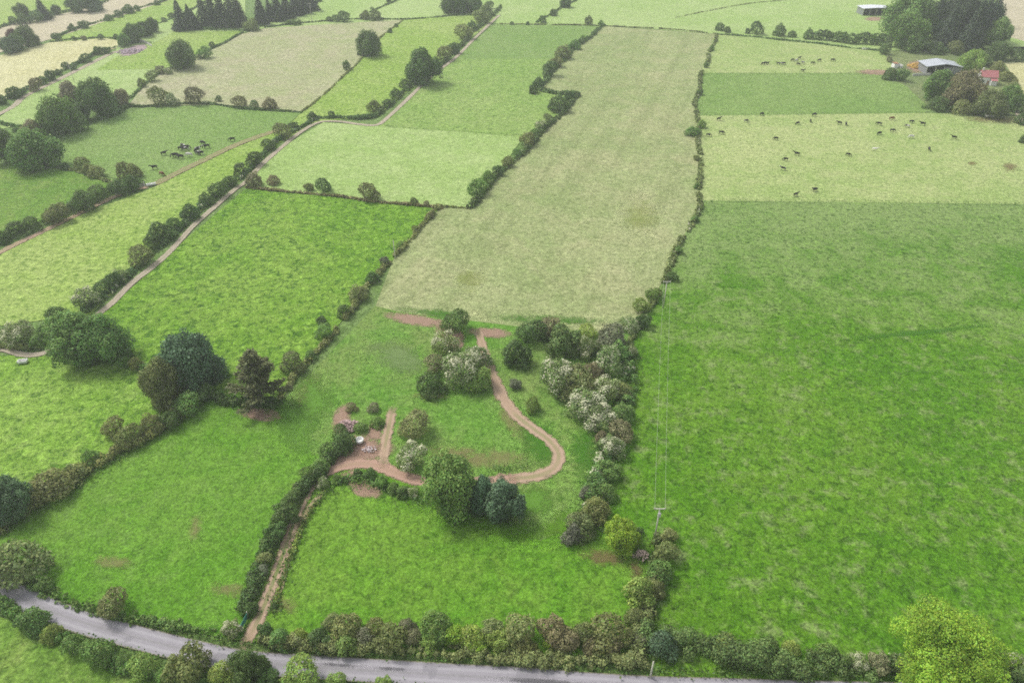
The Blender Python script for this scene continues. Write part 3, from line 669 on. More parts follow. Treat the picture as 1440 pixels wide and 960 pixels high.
# far part of the right edge
row([(884,500),(905,445),(935,392),(965,326),(985,290),(984,240),(983,200),(978,150),(985,110),(1008,50)], 1.3, 2.4, 'ol', 'thin gappy hedge along the right edge of the long meadow', 'long meadow right hedge', 'near end',
    [(886,455,30,'bl'),(906,452,24,'dk'),(902,428,26,'yg'),(918,415,22,'md'),(946,388,18,'dk'),(955,352,14,'md'),(978,308,12,'md'),(980,262,10,'md'),(979,222,10,'ol'),(974,185,22,'md',0.6),(987,175,14,'md'),(984,130,10,'dk'),(993,92,9,'dk'),(1001,68,9,'md')], bloom=0.03, gap=0.35)

# ---- inside the site
for a in [(640,453,42,'dk','rounded dark green bush just above the track fork'),(627,484,44,'bl','round hawthorn with pale blossom left of the track top'),
          (614,512,34,'br','low brown bush below the round pale hawthorn'),(605,540,40,'dk','dark green bush on bare soil, lowest of its clump'),
          (671,502,40,'bl','small blossoming hawthorn touching the track in the clump')]:
    bush(*a, group='bushes in the rough grazing')
tree(648,518,58,'bl','largest blossoming hawthorn in the clump left of the curving track', ratio=0.9, name='hawthorn_tree')
bush(673,531,44,'yg','yellow green bush at the lower right of the hawthorn clump', 'bushes in the rough grazing')
bush(582,597,48,'ol','round olive bush standing right of the short side track', 'bushes in the rough grazing')
tree(578,642,46,'bl','bushy elder with a white flowering top above the red track', ratio=0.85, name='elder_tree')
tree(634,681,80,'md','tallest green tree, left of the three beside the red track', 'three trees by the red track', 1.05)
tree(680,697,42,'bu','narrow dark blue green tree, middle of the three beside the red track', 'three trees by the red track', 1.3)
tree(708,705,62,'bu','round dark blue green tree, right of the three beside the red track', 'three trees by the red track', 1.0)
row([(455,682),(500,672),(520,672),(545,684),(570,694),(600,704)], 1.0, 2.2, 'md', 'low broken hedge below the red track', 'red track low hedge', 'left end',
    [(453,680,20,'bl'),(473,672,14,'md'),(503,665,15,'dk'),(520,666,20,'md'),(536,678,20,'md'),(553,686,20,'md'),(566,692,20,'dk'),(582,692,18,'bl')], gap=0.4)
row([(490,628),(470,640),(450,662),(428,680),(410,702),(396,730),(382,770),(368,810),(352,860)], 2.2, 3.2, 'dk', 'dense hedge on the west side of the entrance track', 'entrance track west hedge', 'far end',
    [(482,622,34,'dk'),(462,634,32,'md'),(450,655,28,'md'),(434,668,26,'md'),(416,688,20,'bl'),(410,704,30,'dk'),(400,722,38,'dk'),(388,748,34,'dk'),(373,784,24,'ol'),(369,802,18,'gy'),(352,856,24,'dk')])
row([(470,688),(440,716),(422,750),(406,790),(392,830),(384,860)], 0.7, 1.2, 'yg', 'line of dry weedy growth on the east side of the entrance track', gap=0.35, name='weed_strip', cat='weeds')
bush(385,853,12,'dk','tiny dark bush at the east side of the entrance track', 'bushes by the entrance')
bush(326,884,30,'bl','flowering elder bush beside the teal gate', 'bushes by the entrance')
for a in [(495,573,18,'br','low brown weedy bush above the rubble heap',),(525,573,18,'br','brown weedy bush beside the top of the side track'),(530,593,22,'md','mid green bush between the rubble heap and the side track'),
          (508,600,20,'md','leafy bush just above the round white tub'),(478,606,24,'dk','dark bush left of the pink rubble heap')]:
    bush(*a, group='bushes by the rubble heap', ratio=0.7)

# ---- north-west boundary of the site
row([(395,562),(420,525),(455,485),(490,440),(520,402),(553,365),(585,325),(620,291)], 1.4, 2.2, 'ol', 'gappy hedge between the tussocky field and the long meadow', 'tussocky field hedge', 'near end',
    [(412,511,36,'ol'),(437,500,16,'md'),(455,465,26,'md'),(451,450,16,'dk'),(482,438,22,'dk'),(503,412,28,'ol'),(524,390,20,'dk'),(540,367,14,'gy'),(563,345,12,'md'),(584,322,12,'ol'),(606,303,10,'br')], gap=0.3)
row([(660,293),(690,258),(735,215),(770,180),(815,134)], 1.8, 3.0, 'dk', 'leafy hedge between the pale lane field and the long meadow', 'middle meadow left hedge', 'near end',
    [(672,264,28,'md'),(687,248,20,'md'),(700,240,18,'dk'),(713,227,20,'ol'),(727,215,14,'md'),(742,196,24,'ol'),(752,186,14,'md'),(759,177,18,'bl'),(770,166,14,'ol'),(785,146,30,'dk'),(800,135,16,'dk')])
row([(620,291),(640,292),(660,294)], 0.7, 1.2, 'ol', 'short low hedge at the step in the long meadow edge')
row([(815,134),(785,132),(757,127),(775,103),(808,68),(850,37)], 1.8, 3.4, 'dk', 'tall ragged hedge at the upper left edge of the long meadow', 'upper meadow left hedge', 'near end',
    [(750,126,16,'dk'),(757,116,18,'dk'),(772,98,26,'dk'),(783,88,18,'ol'),(792,74,24,'ol'),(808,63,18,'md'),(820,54,10,'md')])
row([(285,552),(240,590),(200,618),(150,648),(100,682),(50,713),(0,747),(-60,790)], 2.4, 4.0, 'ol', 'thick overgrown hedge between the left pasture and the west paddock', 'west paddock hedge', 'near end',
    [(45,700,26,'dk'),(72,680,62,'ol',0.7),(103,664,30,'ol'),(128,645,28,'md'),(160,604,36,'ol'),(182,612,38,'ol'),(212,596,36,'ol'),(238,590,32,'dk'),(262,568,40,'md'),(285,553,28,'dk')])
tree(11,704,60,'bu','dark blue green tree at the left end of the west paddock hedge', ratio=1.0)
row([(285,552),(330,565),(395,568)], 2.0, 3.5, 'dk', 'shady undergrowth beneath the brownish cypress', name='undergrowth', cat='undergrowth')
tree(267,508,82,'bu','large round blue green tree left of the brownish cypress', ratio=0.95)
tree(228,538,54,'ol','tall olive ivy covered tree against the round blue green tree', ratio=1.4)
tree(360,530,88,'cy','ragged brownish cypress above the bare soil patch', ratio=1.05, proto='cyp')
row([(150,500),(180,510),(205,520)], 1.3, 2.4, 'md', 'short hedge joining the paired big trees to the olive tree', 'paired tree hedge', 'left end', [(176,508,24,'md'),(192,512,22,'ol')])
tree(103,475,78,'md','left one of the paired big round trees beside the pale lane', 'paired trees by the lane', 0.95)
tree(141,480,68,'md','right one of the paired big round trees beside the pale lane', 'paired trees by the lane', 1.0)
tree(82,448,34,'dk','smaller dark tree behind the paired big round trees', ratio=1.0)
row([(-40,482),(0,486),(60,488)], 1.6, 3.0, 'ol', 'short blossoming hedge at the left edge above the lane bend', 'lane bend hedge', 'left end',
    [(4,470,30,'bl'),(27,470,46,'bl'),(52,480,24,'md'),(64,462,24,'dk')])

# ---- the lane hedge
row([(118,438),(150,415),(180,392),(205,368),(232,340),(265,309),(300,281),(328,258),(342,245),(370,220),(395,196),(420,180),(450,166),(505,168),(527,165)], 1.6, 2.8, 'dk', 'long ragged hedge on the upper side of the pale lane', 'pale lane hedge', 'near end',
    [(126,422,38,'bl'),(147,407,26,'dk'),(162,398,24,'dk'),(174,391,24,'bl'),(200,362,36,'ol'),(216,345,22,'dk'),(228,328,38,'dk'),(247,318,24,'dk'),(270,302,28,'dk'),(293,283,22,'dk'),(310,270,28,'dk'),(326,258,20,'dk'),(340,242,22,'dk'),(360,227,26,'dk'),(382,207,20,'dk'),(400,187,28,'ol'),(416,180,14,'dk'),(443,166,14,'dk'),(470,164,12,'dk')], bloom=0.03)
row([(527,165),(550,148),(570,126),(600,107),(628,84),(650,62),(672,40),(696,20),(703,10)], 1.8, 3.4, 'dk', 'tall dark hedge beside the upper end of the pale lane', 'upper lane hedge', 'near end',
    [(530,153,20,'ol'),(548,148,14,'dk'),(560,134,16,'dk'),(573,120,16,'dk'),(628,78,26,'ol'),(641,72,18,'dk'),(656,48,26,'ol'),(668,40,16,'dk'),(680,27,24,'ol'),(688,18,20,'ol'),(692,10,14,'dk')])
tree(595,95,50,'dk','big dark round tree in the upper lane hedge', ratio=0.95)
row([(347,264),(400,270),(445,274),(480,277),(520,283),(580,289),(622,294)], 0.9, 1.5, 'br', 'low brown overgrown wall on the far side of the tussocky field', 'overgrown field wall', 'left end',
    [(357,253,26,'br'),(384,253,18,'br'),(434,263,14,'ol'),(456,261,26,'dk'),(519,269,32,'ol'),(582,283,14,'ol'),(600,286,10,'br')], name='overgrown_wall', cat='wall')

# ---- fields at the upper left
row([(424,158),(440,147),(470,120),(500,92),(530,57),(566,29)], 0.6, 1.0, 'ol', 'thin low hedge on the right edge of the ripening field', 'ripening field right hedge', 'near end',
    [(487,92,12,'dk',1.3),(505,75,7,'dk'),(548,43,8,'dk'),(557,36,6,'dk')])
tree(516,62,30,'dk','lone round tree on the right edge of the ripening field', ratio=1.15)
row([(181,150),(206,150),(260,146),(300,147),(340,153),(424,159)], 0.9, 1.5, 'dk', 'low hedge between the ripening field and the left herd', 'ripening field lower hedge', 'left end',
    [(222,136,32,'ol'),(242,140,22,'bl'),(272,135,30,'br'),(307,139,10,'dk'),(337,143,22,'br'),(357,147,13,'dk'),(379,146,20,'br')])
row([(182,138),(200,123),(213,111),(230,101),(250,93),(277,80),(297,69),(313,62),(342,46)], 0.9, 1.7, 'dk', 'low hedge on the left edge of the ripening field', 'ripening field left hedge', 'near end',
    [(199,117,14,'ol'),(212,108,18,'ol'),(225,99,14,'br'),(236,100,12,'bl'),(279,80,9,'bl'),(287,75,20,'md'),(298,63,10,'dk')])
tree(254,78,38,'dk','lone big dark round tree in the ripening field left hedge', ratio=1.0)
row([(140,168),(182,150)], 1.6, 4, 'dk', 'undergrowth beneath the tree clump above the left herd', name='undergrowth', cat='undergrowth')
for x, y, wp, k, lab, r_ in [(100,134,34,'gy','grey green tree at the back of the left clump',1.05),(137,138,50,'dk','tallest dark green tree in the left clump',1.0),
        (169,137,24,'br','brownish small tree at the right end of the left clump',0.9),(82,162,54,'md','bright mid green tree at the front of the left clump',0.95),
        (112,158,26,'dk','dark tree between the bright and the tallest tree of the left clump',1.0),(5,206,46,'dk','dark tree at the left picture edge beside a bright tree',1.0),
        (45,211,66,'md','bright green broad tree at the top of the lush field',0.8)]:
    tree(x, y, wp, k, lab, 'trees at the left fields', r_)
row([(-40,168),(0,173),(35,182),(60,190),(78,200)], 1.4, 2.6, 'dk', 'dark hedge running left from the left tree clump', 'left clump hedge', 'left end', [(30,184,20,'dk'),(46,181,34,'br'),(75,224,28,'md')])
row([(60,232),(90,238),(120,245),(150,254),(185,262)], 1.0, 2.0, 'ol', 'low hedge on the upper edge of the lush field', 'lush field upper hedge', 'left end',
    [(90,234,14,'dk'),(114,230,24,'ol'),(124,238,18,'ol'),(134,241,22,'ol'),(172,240,22,'ol',1.1),(187,240,22,'ol',1.1)])
row([(202,260),(170,266),(140,278),(100,292)], 2.4, 5.0, 'dk', 'thick dark hedge between the lush field and the cattle trail', 'thick cattle trail hedge', 'right end',
    [(186,258,26,'dk'),(166,264,28,'dk'),(140,272,28,'dk'),(116,283,36,'dk')])
row([(100,292),(60,314),(27,326),(0,340),(-60,370)], 1.8, 4.0, 'dk', 'dark hedge at the left edge below the lush field', 'lower lush field hedge', 'right end',
    [(78,302,34,'ol'),(45,316,26,'dk'),(20,322,28,'dk'),(0,334,24,'dk')])
row([(-60,170),(0,146),(20,134),(47,121),(73,109),(90,99),(117,85),(137,74),(165,66)], 1.4, 2.6, 'dk', 'ragged hedge between the hay stubble and the farm track', 'hay stubble hedge', 'near end',
    [(2,141,16,'dk'),(20,131,20,'dk'),(32,129,12,'dk'),(48,120,22,'br'),(60,114,14,'dk'),(71,107,18,'dk'),(82,102,10,'dk'),(92,92,12,'dk'),(103,95,10,'dk'),(120,82,16,'dk'),(137,71,14,'dk'),(150,71,12,'dk')])
row([(70,59),(100,56),(147,53),(164,54)], 0.7, 1.4, 'dk', 'low dotted hedge at the top of the hay stubble', 'hay stubble top hedge', 'left end', [(80,52,14,'dk'),(104,54,8,'dk'),(117,54,8,'br'),(141,52,10,'dk'),(163,52,9,'dk')])
row([(75,55),(93,46),(117,38),(150,28),(180,16),(220,5),(245,-3),(330,-40)], 1.4, 2.6, 'dk', 'hedge between the flowering field and the narrow green strip', 'flowering field lower hedge', 'near end',
    [(100,39,12,'dk'),(117,35,14,'dk'),(152,25,12,'dk'),(167,20,12,'dk'),(180,13,16,'dk'),(193,12,10,'dk'),(220,4,9,'dk')])
for x, y, wp, k, lab, r_ in [(10,65,22,'bu','bluish tree at the left picture edge beside the hay stubble',1.0),(19,52,17,'cp','copper leaved tree beside the hay stubble',1.2),(24,60,20,'dk','dark tree in front of the copper leaved tree',1.1),
        (37,51,27,'dk','dark round tree right of the copper leaved tree',1.0),(31,17,19,'dk','small round tree at the top left beside a tall conifer',1.1),
        (78,14,13,'dk','tiny tree right of the tall conifer at the top left',1.0),(173,57,16,'md','small green tree above the farm pen',1.1),(187,47,28,'dk','broad tree above the farm pen',0.9),
        (201,42,20,'dk','dark tree right of the broad tree above the farm pen',1.0),(213,36,16,'dk','last tree to the right above the farm pen',1.2),(105,6,24,'dk','round tree at the top edge left of the spruce belt',0.9),(125,2,30,'bu','bluish broad tree cut by the top edge',0.9)]:
    tree(x, y, wp, k, lab, 'trees at the far left', r_)
tree(57,11,25,'sp','tall dark conifer at the top left', ratio=1.3, proto='conif')
row([(-60,62),(0,40),(18,33),(60,25),(85,19),(135,8),(170,-5),(260,-50)], 1.8, 4.5, 'dk', 'dark hedge above the flowering field at the top left', 'top left hedge', 'left end', [(18,29,14,'dk'),(32,27,18,'dk'),(50,24,20,'dk'),(68,20,14,'dk')])
row([(220,34),(240,27),(262,18),(330,-20)], 0.9, 2.0, 'dk', 'low hedge running from the farm pen trees to the spruce belt', 'farm pen hedge', 'near end', [(230,28,8,'dk'),(240,22,9,'dk')])
# the spruce belt
for i, (x, y, wp, r_) in enumerate([(251, 21, 24, 1.29),(265, 22, 18, 1.18),(272, 28, 15, 1.11),(284, 14, 22, 1.55),(296, 13, 22, 1.63),(309, 12, 24, 1.55),(322, 10, 25, 1.63),(334, 13, 20, 1.48)]):
    tree(x, y, wp+9, 'sp', f'tall dark spruce, {ORD[i]} from the left in the spruce belt', 'spruces of the left belt', r_, 'conif')
for i, (x, y, wp, r_) in enumerate([(365, 14, 21, 1.33),(378, 14, 16, 1.18),(388, 9, 22, 1.26),(401, 8, 20, 1.18),(413, 4, 20, 1.18),(424, 1, 20, 1.18),(436, -3, 20, 1.18)]):
    tree(x, y, wp+9, 'sp', f'dark spruce, {ORD[i]} from the left in the slanting spruce belt', 'spruces of the slanting belt', r_, 'conif')
row([(244,42),(280,42),(320,42),(345,44)], 1.6, 5, 'dk', 'dark undergrowth at the foot of the spruce belt', name='undergrowth', cat='undergrowth')
row([(345,44),(362,38),(385,27),(420,14),(450,2)], 1.6, 4, 'dk', 'dark undergrowth at the foot of the slanting spruce belt', 'slanting spruce undergrowth', 'left end', [(347,36,14,'ol'),(354,35,22,'ol')], name='undergrowth', cat='undergrowth')
row([(372,39),(413,34),(470,29),(500,27),(566,28),(620,24),(640,22),(696,22)], 0.9, 1.6, 'dk', 'low hedge along the top of the ripening field', 'ripening field top hedge', 'left end',
    [(408,32,8,'dk'),(414,32,10,'dk'),(421,32,8,'dk'),(463,27,9,'dk'),(472,26,13,'dk'),(483,24,18,'dk'),(513,22,15,'ol'),(528,22,18,'ol')])
row([(520,18),(540,9),(560,0),(600,-25)], 0.9, 1.6, 'dk', 'thin hedge climbing to the top edge left of the far trees', 'climbing hedge', 'near end', [(524,13,7,'dk'),(547,1,8,'dk')])
for i, (x, y, wp) in enumerate([(632,7,24),(645,6,24),(658,5,22),(669,7,22)]):
    tree(x, y, wp, 'dk', f'dark tree, {ORD[i]} from the left in the far group of four', 'far group of four trees', 1.0)
row([(697,34),(750,35),(800,35.5),(850,37),(900,39),(960,43),(1008,48)], 0.7, 1.3, 'ol', 'thin low hedge along the top of the long meadow', 'long meadow top hedge', 'left end', [(720,33,6,'dk'),(742,33,6,'dk'),(828,29,13,'ol',1.1),(845,32,8,'md')], gap=0.3)
row([(755,32),(775,20),(795,8),(815,-2),(860,-30)], 1.1, 2.6, 'dk', 'dark hedge climbing to the top edge right of the far trees', 'right climbing hedge', 'near end', [(763,28,12,'dk'),(778,18,12,'dk')])
tree(795,4,15,'dk','small dark tree on the right climbing hedge', ratio=0.9)
row([(950,25),(990,17),(1030,9),(1065,4),(1110,0)], 0.45, 0.8, 'ol', 'faint low hedge across the far field at the top right')

# ---- top right
row([(1008,49),(1060,52),(1100,57),(1150,62),(1200,68),(1248,73)], 1.0, 2.0, 'dk', 'low hedge along the top of the upper pasture', 'upper pasture hedge', 'left end',
    [(1012,38,14,'dk'),(1023,42,11,'dk'),(1052,44,9,'dk'),(1065,40,20,'dk',1.0),(1097,43,17,'dk',1.1),(1114,48,12,'dk'),(1137,48,14,'dk',1.2)])
row([(1147,56),(1165,57),(1188,60)], 6.5, 5.0, 'dk', 'tall clipped dark hedge, left one of two blocks left of the farm trees', rag=0.2)
row([(1194,61),(1220,62),(1247,66)], 6.5, 5.0, 'dk', 'tall clipped dark hedge, right block nearest the farm trees', rag=0.2)
for x, y, wp, k, lab, r_ in [(1276,24,64,'md','big round pale green tree at the back of the farm trees',0.95),(1282,46,50,'md','round bright green tree at the front of the farm trees',0.95),
        (1408,46,34,'md','bright green tree at the right end of the farm conifers',1.1),(1407,73,30,'dk','dark small tree below the right end of the farm conifers',0.8),
        (1319,44,24,'bu','bluish small tree between the round green tree and the farm conifers',0.9),(1322,122,46,'md','bright green tree in front of the open barn',0.9),
        (1360,128,52,'br','brownish tree in front of the red roofed house',0.95),(1393,147,42,'ol','broad olive tree just below the red roofed house',0.85),
        (1420,138,34,'md','green tree right below the red roofed house',0.9),(1367,88,32,'yg','pale green tree right of the open barn',1.0),(1338,132,36,'dk','dark tree between the bright green and the brownish tree',0.8)]:
    tree(x, y, wp, k, lab, 'trees around the farm', r_)
for i, (x, y, wp, r_) in enumerate([(1322,24,34,1.3),(1338,36,44,1.35),(1354,28,44,1.4),(1372,36,46,1.35),(1388,30,42,1.35),(1362,52,40,1.0),(1348,18,40,1.4),(1402,14,32,1.4)]):
    tree(x, y, wp, 'sp', f'dark conifer, {ORD[{1322:0,1338:1,1354:3,1372:5,1388:6,1362:4,1348:2,1402:7}[x]]} from the left among the farm conifers', 'farm conifers', r_, 'conif' if i % 2 else 'broad', 'conifer_tree')
row([(1298,70),(1330,74),(1370,80),(1410,82)], 2.4, 5, 'dk', 'dark hedge at the foot of the farm conifers', 'farm conifer foot hedge', 'left end', [(1318,68,22,'dk'),(1346,68,24,'ol'),(1432,78,22,'dk')])
row([(1300,150),(1340,156),(1390,158),(1426,156)], 2.6, 7, 'dk', 'dark hedge along the near side of the farm trees', 'near farm hedge', 'left end', [(1320,146,26,'dk'),(1352,152,24,'ol'),(1384,154,24,'dk'),(1410,152,26,'dk')])
row([(1382,84),(1400,96),(1416,110),(1430,130),(1442,150),(1452,180)], 2.2, 5, 'ol', 'curving hedge right of the red roofed house', 'curving house hedge', 'far end', [(1385,86,20,'dk'),(1402,95,22,'ol'),(1414,108,18,'ol'),(1424,124,18,'ol'),(1436,140,18,'ol'),(1440,168,20,'dk'),(1440,196,14,'dk')])
for a in [(1251,104,22,'dk','left dark bush of the pair below the ruined shed'),(1268,106,22,'dk','right dark bush of the pair below the ruined shed'),(1251,84,10,'gy','small grey bush left of the ruined shed'),
          (1245,70,18,'dk','small rounded bush below the right clipped hedge block'),(1252,16,16,'dk','dark bush right of the far grey barn'),(1288,3,18,'gy','bush behind the far grey barn trees')]:
    bush(*a, group='bushes around the farm')

# ------------------------------------------------------------------ rough grass along banks and hedge feet (uncountable)
def rough_grass(lines, seed, label, per=26):
    rng = np.random.default_rng(seed); PP, TT = [], []
    for ln in lines:
        px, wd = ln[:2]; sh = ln[2] if len(ln) > 2 else 0
        L = smooth_line([gp(x, y)[:2] for x, y in px], 0.6)
        tg = np.gradient(L, axis=0); tg /= np.linalg.norm(tg, axis=1)[:, None]; nn = np.stack([-tg[:, 1], tg[:, 0]], 1)
        L = L + nn*sh
        n = int(len(L)*per*wd/2.5); i = rng.integers(0, len(L), n)
        q = L[i]+nn[i]*(rng.normal(size=n)*wd*0.5)[:, None]+rng.normal(size=(n, 2))*0.3
        PP.append(np.stack([q[:, 0], q[:, 1], 0.4+rng.uniform(0.05, 0.4, n)], 1)); TT.append(0.5+0.2*np.sin(q[:, 0]/3)+rng.normal(size=n)*0.18)
    P, tone = np.concatenate(PP), np.concatenate(TT)
    N = unit(np.concatenate([rng.normal(size=(len(P), 2)), np.abs(rng.normal(size=(len(P), 1)))*1.2+0.3], 1))
    o = link('rough_grass', quads('rough_grass', P, N, rng.uniform(0.25, 0.55, len(P)), tone, np.zeros(len(P)), rng))
    o.color = (0.11, 0.2, 0.035, 1)
    tag(o, label, 'grass', kind='stuff')
rough_grass([(ROADPX, 0.9, 3.0), (ROADPX, 0.9, -3.0)], 7, 'rough green verge grass along both edges of the road')
rough_grass([([(0,745),(100,682),(200,620),(285,560)], 3.0), ([(345,862),(385,775),(410,715),(440,680)], 2.0), ([(470,690),(436,716),(406,790),(384,862)], 1.6), ([(690,662),(715,660),(745,652)], 1.6), ([(905,925),(925,760)], 3.5), ([(835,728),(862,600),(888,500)], 4.0), ([(280,556),(395,570)], 2.5), ([(500,676),(600,706),(720,735)], 2.4)], 8, 'tall rough grass along the field margins of the site', per=18)

rough_grass([([(986,283),(1200,284),(1440,288),(1560,290)], 0.5), ([(980,163),(1150,161),(1300,159)], 0.5), ([(987,104),(1240,104)], 0.5), ([(540,178),(640,186),(734,192)], 0.5)], 9, 'thin line of long grass left along temporary fences', per=10)
# ------------------------------------------------------------------ simple materials for built things
def plain(name, c1, c2, rough=0.7, scale=1.5, spec=0.3, metal=0.0):
    T = NT(name); T.princ(T.mix(T.noise(T.n('ShaderNodeTexCoord').outputs['Object'], scale, 5, 0.65), c1, c2), rough, spec, metal); return T.m
M_WOOD = plain('weathered pole wood', (0.5, 0.48, 0.4), (0.62, 0.6, 0.5))
M_CER = plain('glazed insulator', (0.55, 0.5, 0.45), (0.65, 0.6, 0.55), 0.3)
M_WIRE = plain('bare conductor', (0.42, 0.45, 0.36), (0.5, 0.53, 0.44), 0.6)
M_CONC = plain('concrete', (0.5, 0.48, 0.45), (0.66, 0.64, 0.6), 0.85)
M_WHITE = plain('chalky white paint', (0.72, 0.71, 0.68), (0.82, 0.81, 0.79), 0.6)
M_TEAL = plain('teal gate paint', (0.05, 0.24, 0.2), (0.08, 0.3, 0.25), 0.45)
M_DARK = plain('barn shade and trailer black', (0.035, 0.033, 0.03), (0.06, 0.056, 0.05), 0.9)
M_STONE = plain('broken pinkish stone', (0.36, 0.24, 0.22), (0.55, 0.42, 0.40), 0.9, 0.8)
M_RUST = plain('rusty sheet', (0.32, 0.15, 0.08), (0.42, 0.24, 0.14), 0.8)
M_SIL = plain('silage and earth', (0.42, 0.26, 0.07), (0.55, 0.36, 0.1), 0.95, 0.5)
M_GLASS = plain('window glass', (0.06, 0.07, 0.08), (0.1, 0.11, 0.12), 0.15)
def tin(name, c1, c2):
    T = NT(name); P = T.n('ShaderNodeTexCoord').outputs['Object']
    wv = T.n('ShaderNodeTexWave'); T.l(P, wv.inputs['Vector']); wv.inputs['Scale'].default_value = 1.2; wv.inputs['Distortion'].default_value = 0.2
    T.princ(T.mix(T.noise(P, 0.5, 5, 0.7), c1, c2), 0.5, 0.4, 0.2, normal=T.bump(wv.outputs['Fac'], 0.4, 0.05)); return T.m
M_TIN = tin('grey sheet roofing', (0.42, 0.45, 0.49), (0.56, 0.59, 0.63)); M_TINP = tin('pale sheet roofing', (0.66, 0.69, 0.74), (0.8, 0.82, 0.85))
M_TING = tin('grey sheet cladding', (0.2, 0.21, 0.22), (0.29, 0.3, 0.31))
M_TILE = tin('faded red roof tiles', (0.45, 0.13, 0.14), (0.58, 0.25, 0.25))
def box(bm, x0, y0, z0, x1, y1, z1):
    m = bmesh.ops.create_cube(bm, size=1.0)
    bmesh.ops.scale(bm, vec=(x1-x0, y1-y0, z1-z0), verts=m['verts']); bmesh.ops.translate(bm, vec=((x0+x1)/2, (y0+y1)/2, (z0+z1)/2), verts=m['verts'])
def boxobj(name, mat, parent, *boxes):
    bm = bmesh.new()
    for b in boxes: box(bm, *b)
    return finish(bm, name, mat, parent)

# ---- power poles and wires
def pole(px, py, h, label, arm=True, rz=0.0):
    p = gp(px, py, h); r = empty('utility_pole', (p.x, p.y, 0), rz)
    bm = bmesh.new(); tube(bm, [(0,0,-0.3),(0,0,h*0.5),(0,0,h)], [0.19, 0.16, 0.13], 8); finish(bm, 'post', M_WOOD, r, smooth=True)
    if arm:
        boxobj('crossarm', M_WOOD, r, (-1.15,-0.08,h-0.1,1.15,0.08,h+0.08))
        for x in (-1.05, 1.05):
            bm = bmesh.new(); tube(bm, [(x,0,h+0.08),(x,0,h+0.2),(x,0,h+0.36)], [0.05, 0.09, 0.06], 7); finish(bm, 'insulator', M_CER, r)
    tag(r, label, 'utility pole'); return r
h1, h2 = 9.5, 9.5
p1 = pole(928,715,h1,'near wooden utility pole with a crossarm beside the bright yellow green tree')
boxobj('transformer', M_CONC, p1, (-0.28,-0.55,h1-1.9,0.28,-0.2,h1-0.9))
p2 = pole(938,396,h2,'far wooden utility pole with a crossarm on the long meadow right hedge')
p3 = pole(919,930,5.0,'short bare wooden pole in the right roadside hedge by the road', arm=False)
pole(553,338,7.0,'pale wooden pole standing in the hedge beside the tussocky field', arm=False)
pole(435,5,13.0,'tall pole at the top edge right of the spruce belt', arm=True)
pole(95,88,11.0,'utility pole between the farm track and the left tree clump', arm=True)
def wire(a, b, sag, label):
    a, b = Vector(a), Vector(b); pts = []
    for i in range(25):
        t = i/24; p = a.lerp(b, t); p.z -= 4*sag*t*(1-t); pts.append(p)
    bm = bmesh.new(); tube(bm, pts, [0.018]*25, 5); tag(finish(bm, 'overhead_wire', M_WIRE), label, 'wire', 'overhead wires')
for sx_, nm in ((-1.05, 'left'), (1.05, 'right')):
    t1, t2 = [Vector((p.location.x+sx_, p.location.y, 9.86)) for p in (p1, p2)]
    wire(t1, t2, 1.6, f'{nm} pale wire of the pair running above the right pasture')

# ---- gate, tub, rubble
def gate_bars(bm, L, h=1.25):
    for z in np.linspace(0.25, h, 6): tube(bm, [(0,0,z),(L,0,z)], [0.03, 0.03], 6)
    for x in (0, L/2, L): tube(bm, [(x,0,0.2),(x,0,h+0.02)], [0.035, 0.035], 6)
a, b = gp(349,868), gp(340,886)
g = empty('field_gate', (a.x, a.y, 0), math.atan2(b.y-a.y, b.x-a.x)); Lg = (b-a).length
bm = bmesh.new(); gate_bars(bm, Lg, 1.5); finish(bm, 'gate_leaf', M_TEAL, g)
boxobj('sheeting', M_TEAL, g, (0.05,-0.035,0.3,Lg-0.05,-0.031,1.35))
for x in (-0.15, Lg+0.15):
    bm = bmesh.new(); tube(bm, [(x,0,-0.3),(x,0,1.7)], [0.11, 0.1], 8); finish(bm, 'gate_post', M_WOOD, g)
tag(g, 'open teal green field gate at the entrance of the dirt track', 'gate')
a = gp(506,622)
bm = bmesh.new(); prof = [(0.0,0.42),(0.75,0.42),(0.85,0.95),(0.95,1.0),(1.02,0.95),(0.98,0.42),(0.9,0.3)]
rings = [[bm.verts.new((r*math.cos(2*math.pi*k/24), r*math.sin(2*math.pi*k/24), z)) for k in range(24)] for r, z in prof[1:]]
for q, s in zip(rings, rings[1:]):
    for k in range(24): bm.faces.new((q[k], q[(k+1) % 24], s[(k+1) % 24], s[k]))
bm.faces.new(rings[0]); bm.faces.new(rings[-1][::-1])
o = finish(bm, 'round_tub', M_WHITE, None, (a.x, a.y, 0.05), True); o.scale = (1.0, 1.0, 1.1)
tag(o, 'open round white tub beside the red track and rubble', 'tub')
def heap(name, x, y, r, h, n, mat, label, cat, seed, sz=(0.2, 0.7), base=0.3):
    rng = random.Random(seed); c = gp(x, y); bm = bmesh.new()
    for _ in range(n):
        t, q = rng.uniform(0, 6.28), rng.uniform(0, 1)**0.6; s = rng.uniform(*sz)
        z = base + h*(1-q**1.5)*rng.uniform(0.5, 1)
        m = bmesh.ops.create_icosphere(bm, subdivisions=1, radius=s)
        M = Matrix.Translation((math.cos(t)*r*q, math.sin(t)*r*q*0.8, z)) @ Matrix.Rotation(rng.uniform(0, 6), 4, Vector((rng.random(), rng.random(), rng.random()+.1)).normalized()) @ Matrix.Diagonal((1.0, rng.uniform(.4, .9), rng.uniform(.3, .7), 1))
        for v in m['verts']: v.co *= rng.uniform(0.8, 1.15)
        bmesh.ops.transform(bm, matrix=M, verts=m['verts'])
    o = finish(bm, name, mat, None, (c.x, c.y, 0)); tag(o, label, cat); return o
heap('rubble_heap', 490, 600, 2.6, 1.3, 130, M_STONE, 'pinkish heap of broken stone and brush left of the side track', 'rubble', 1)
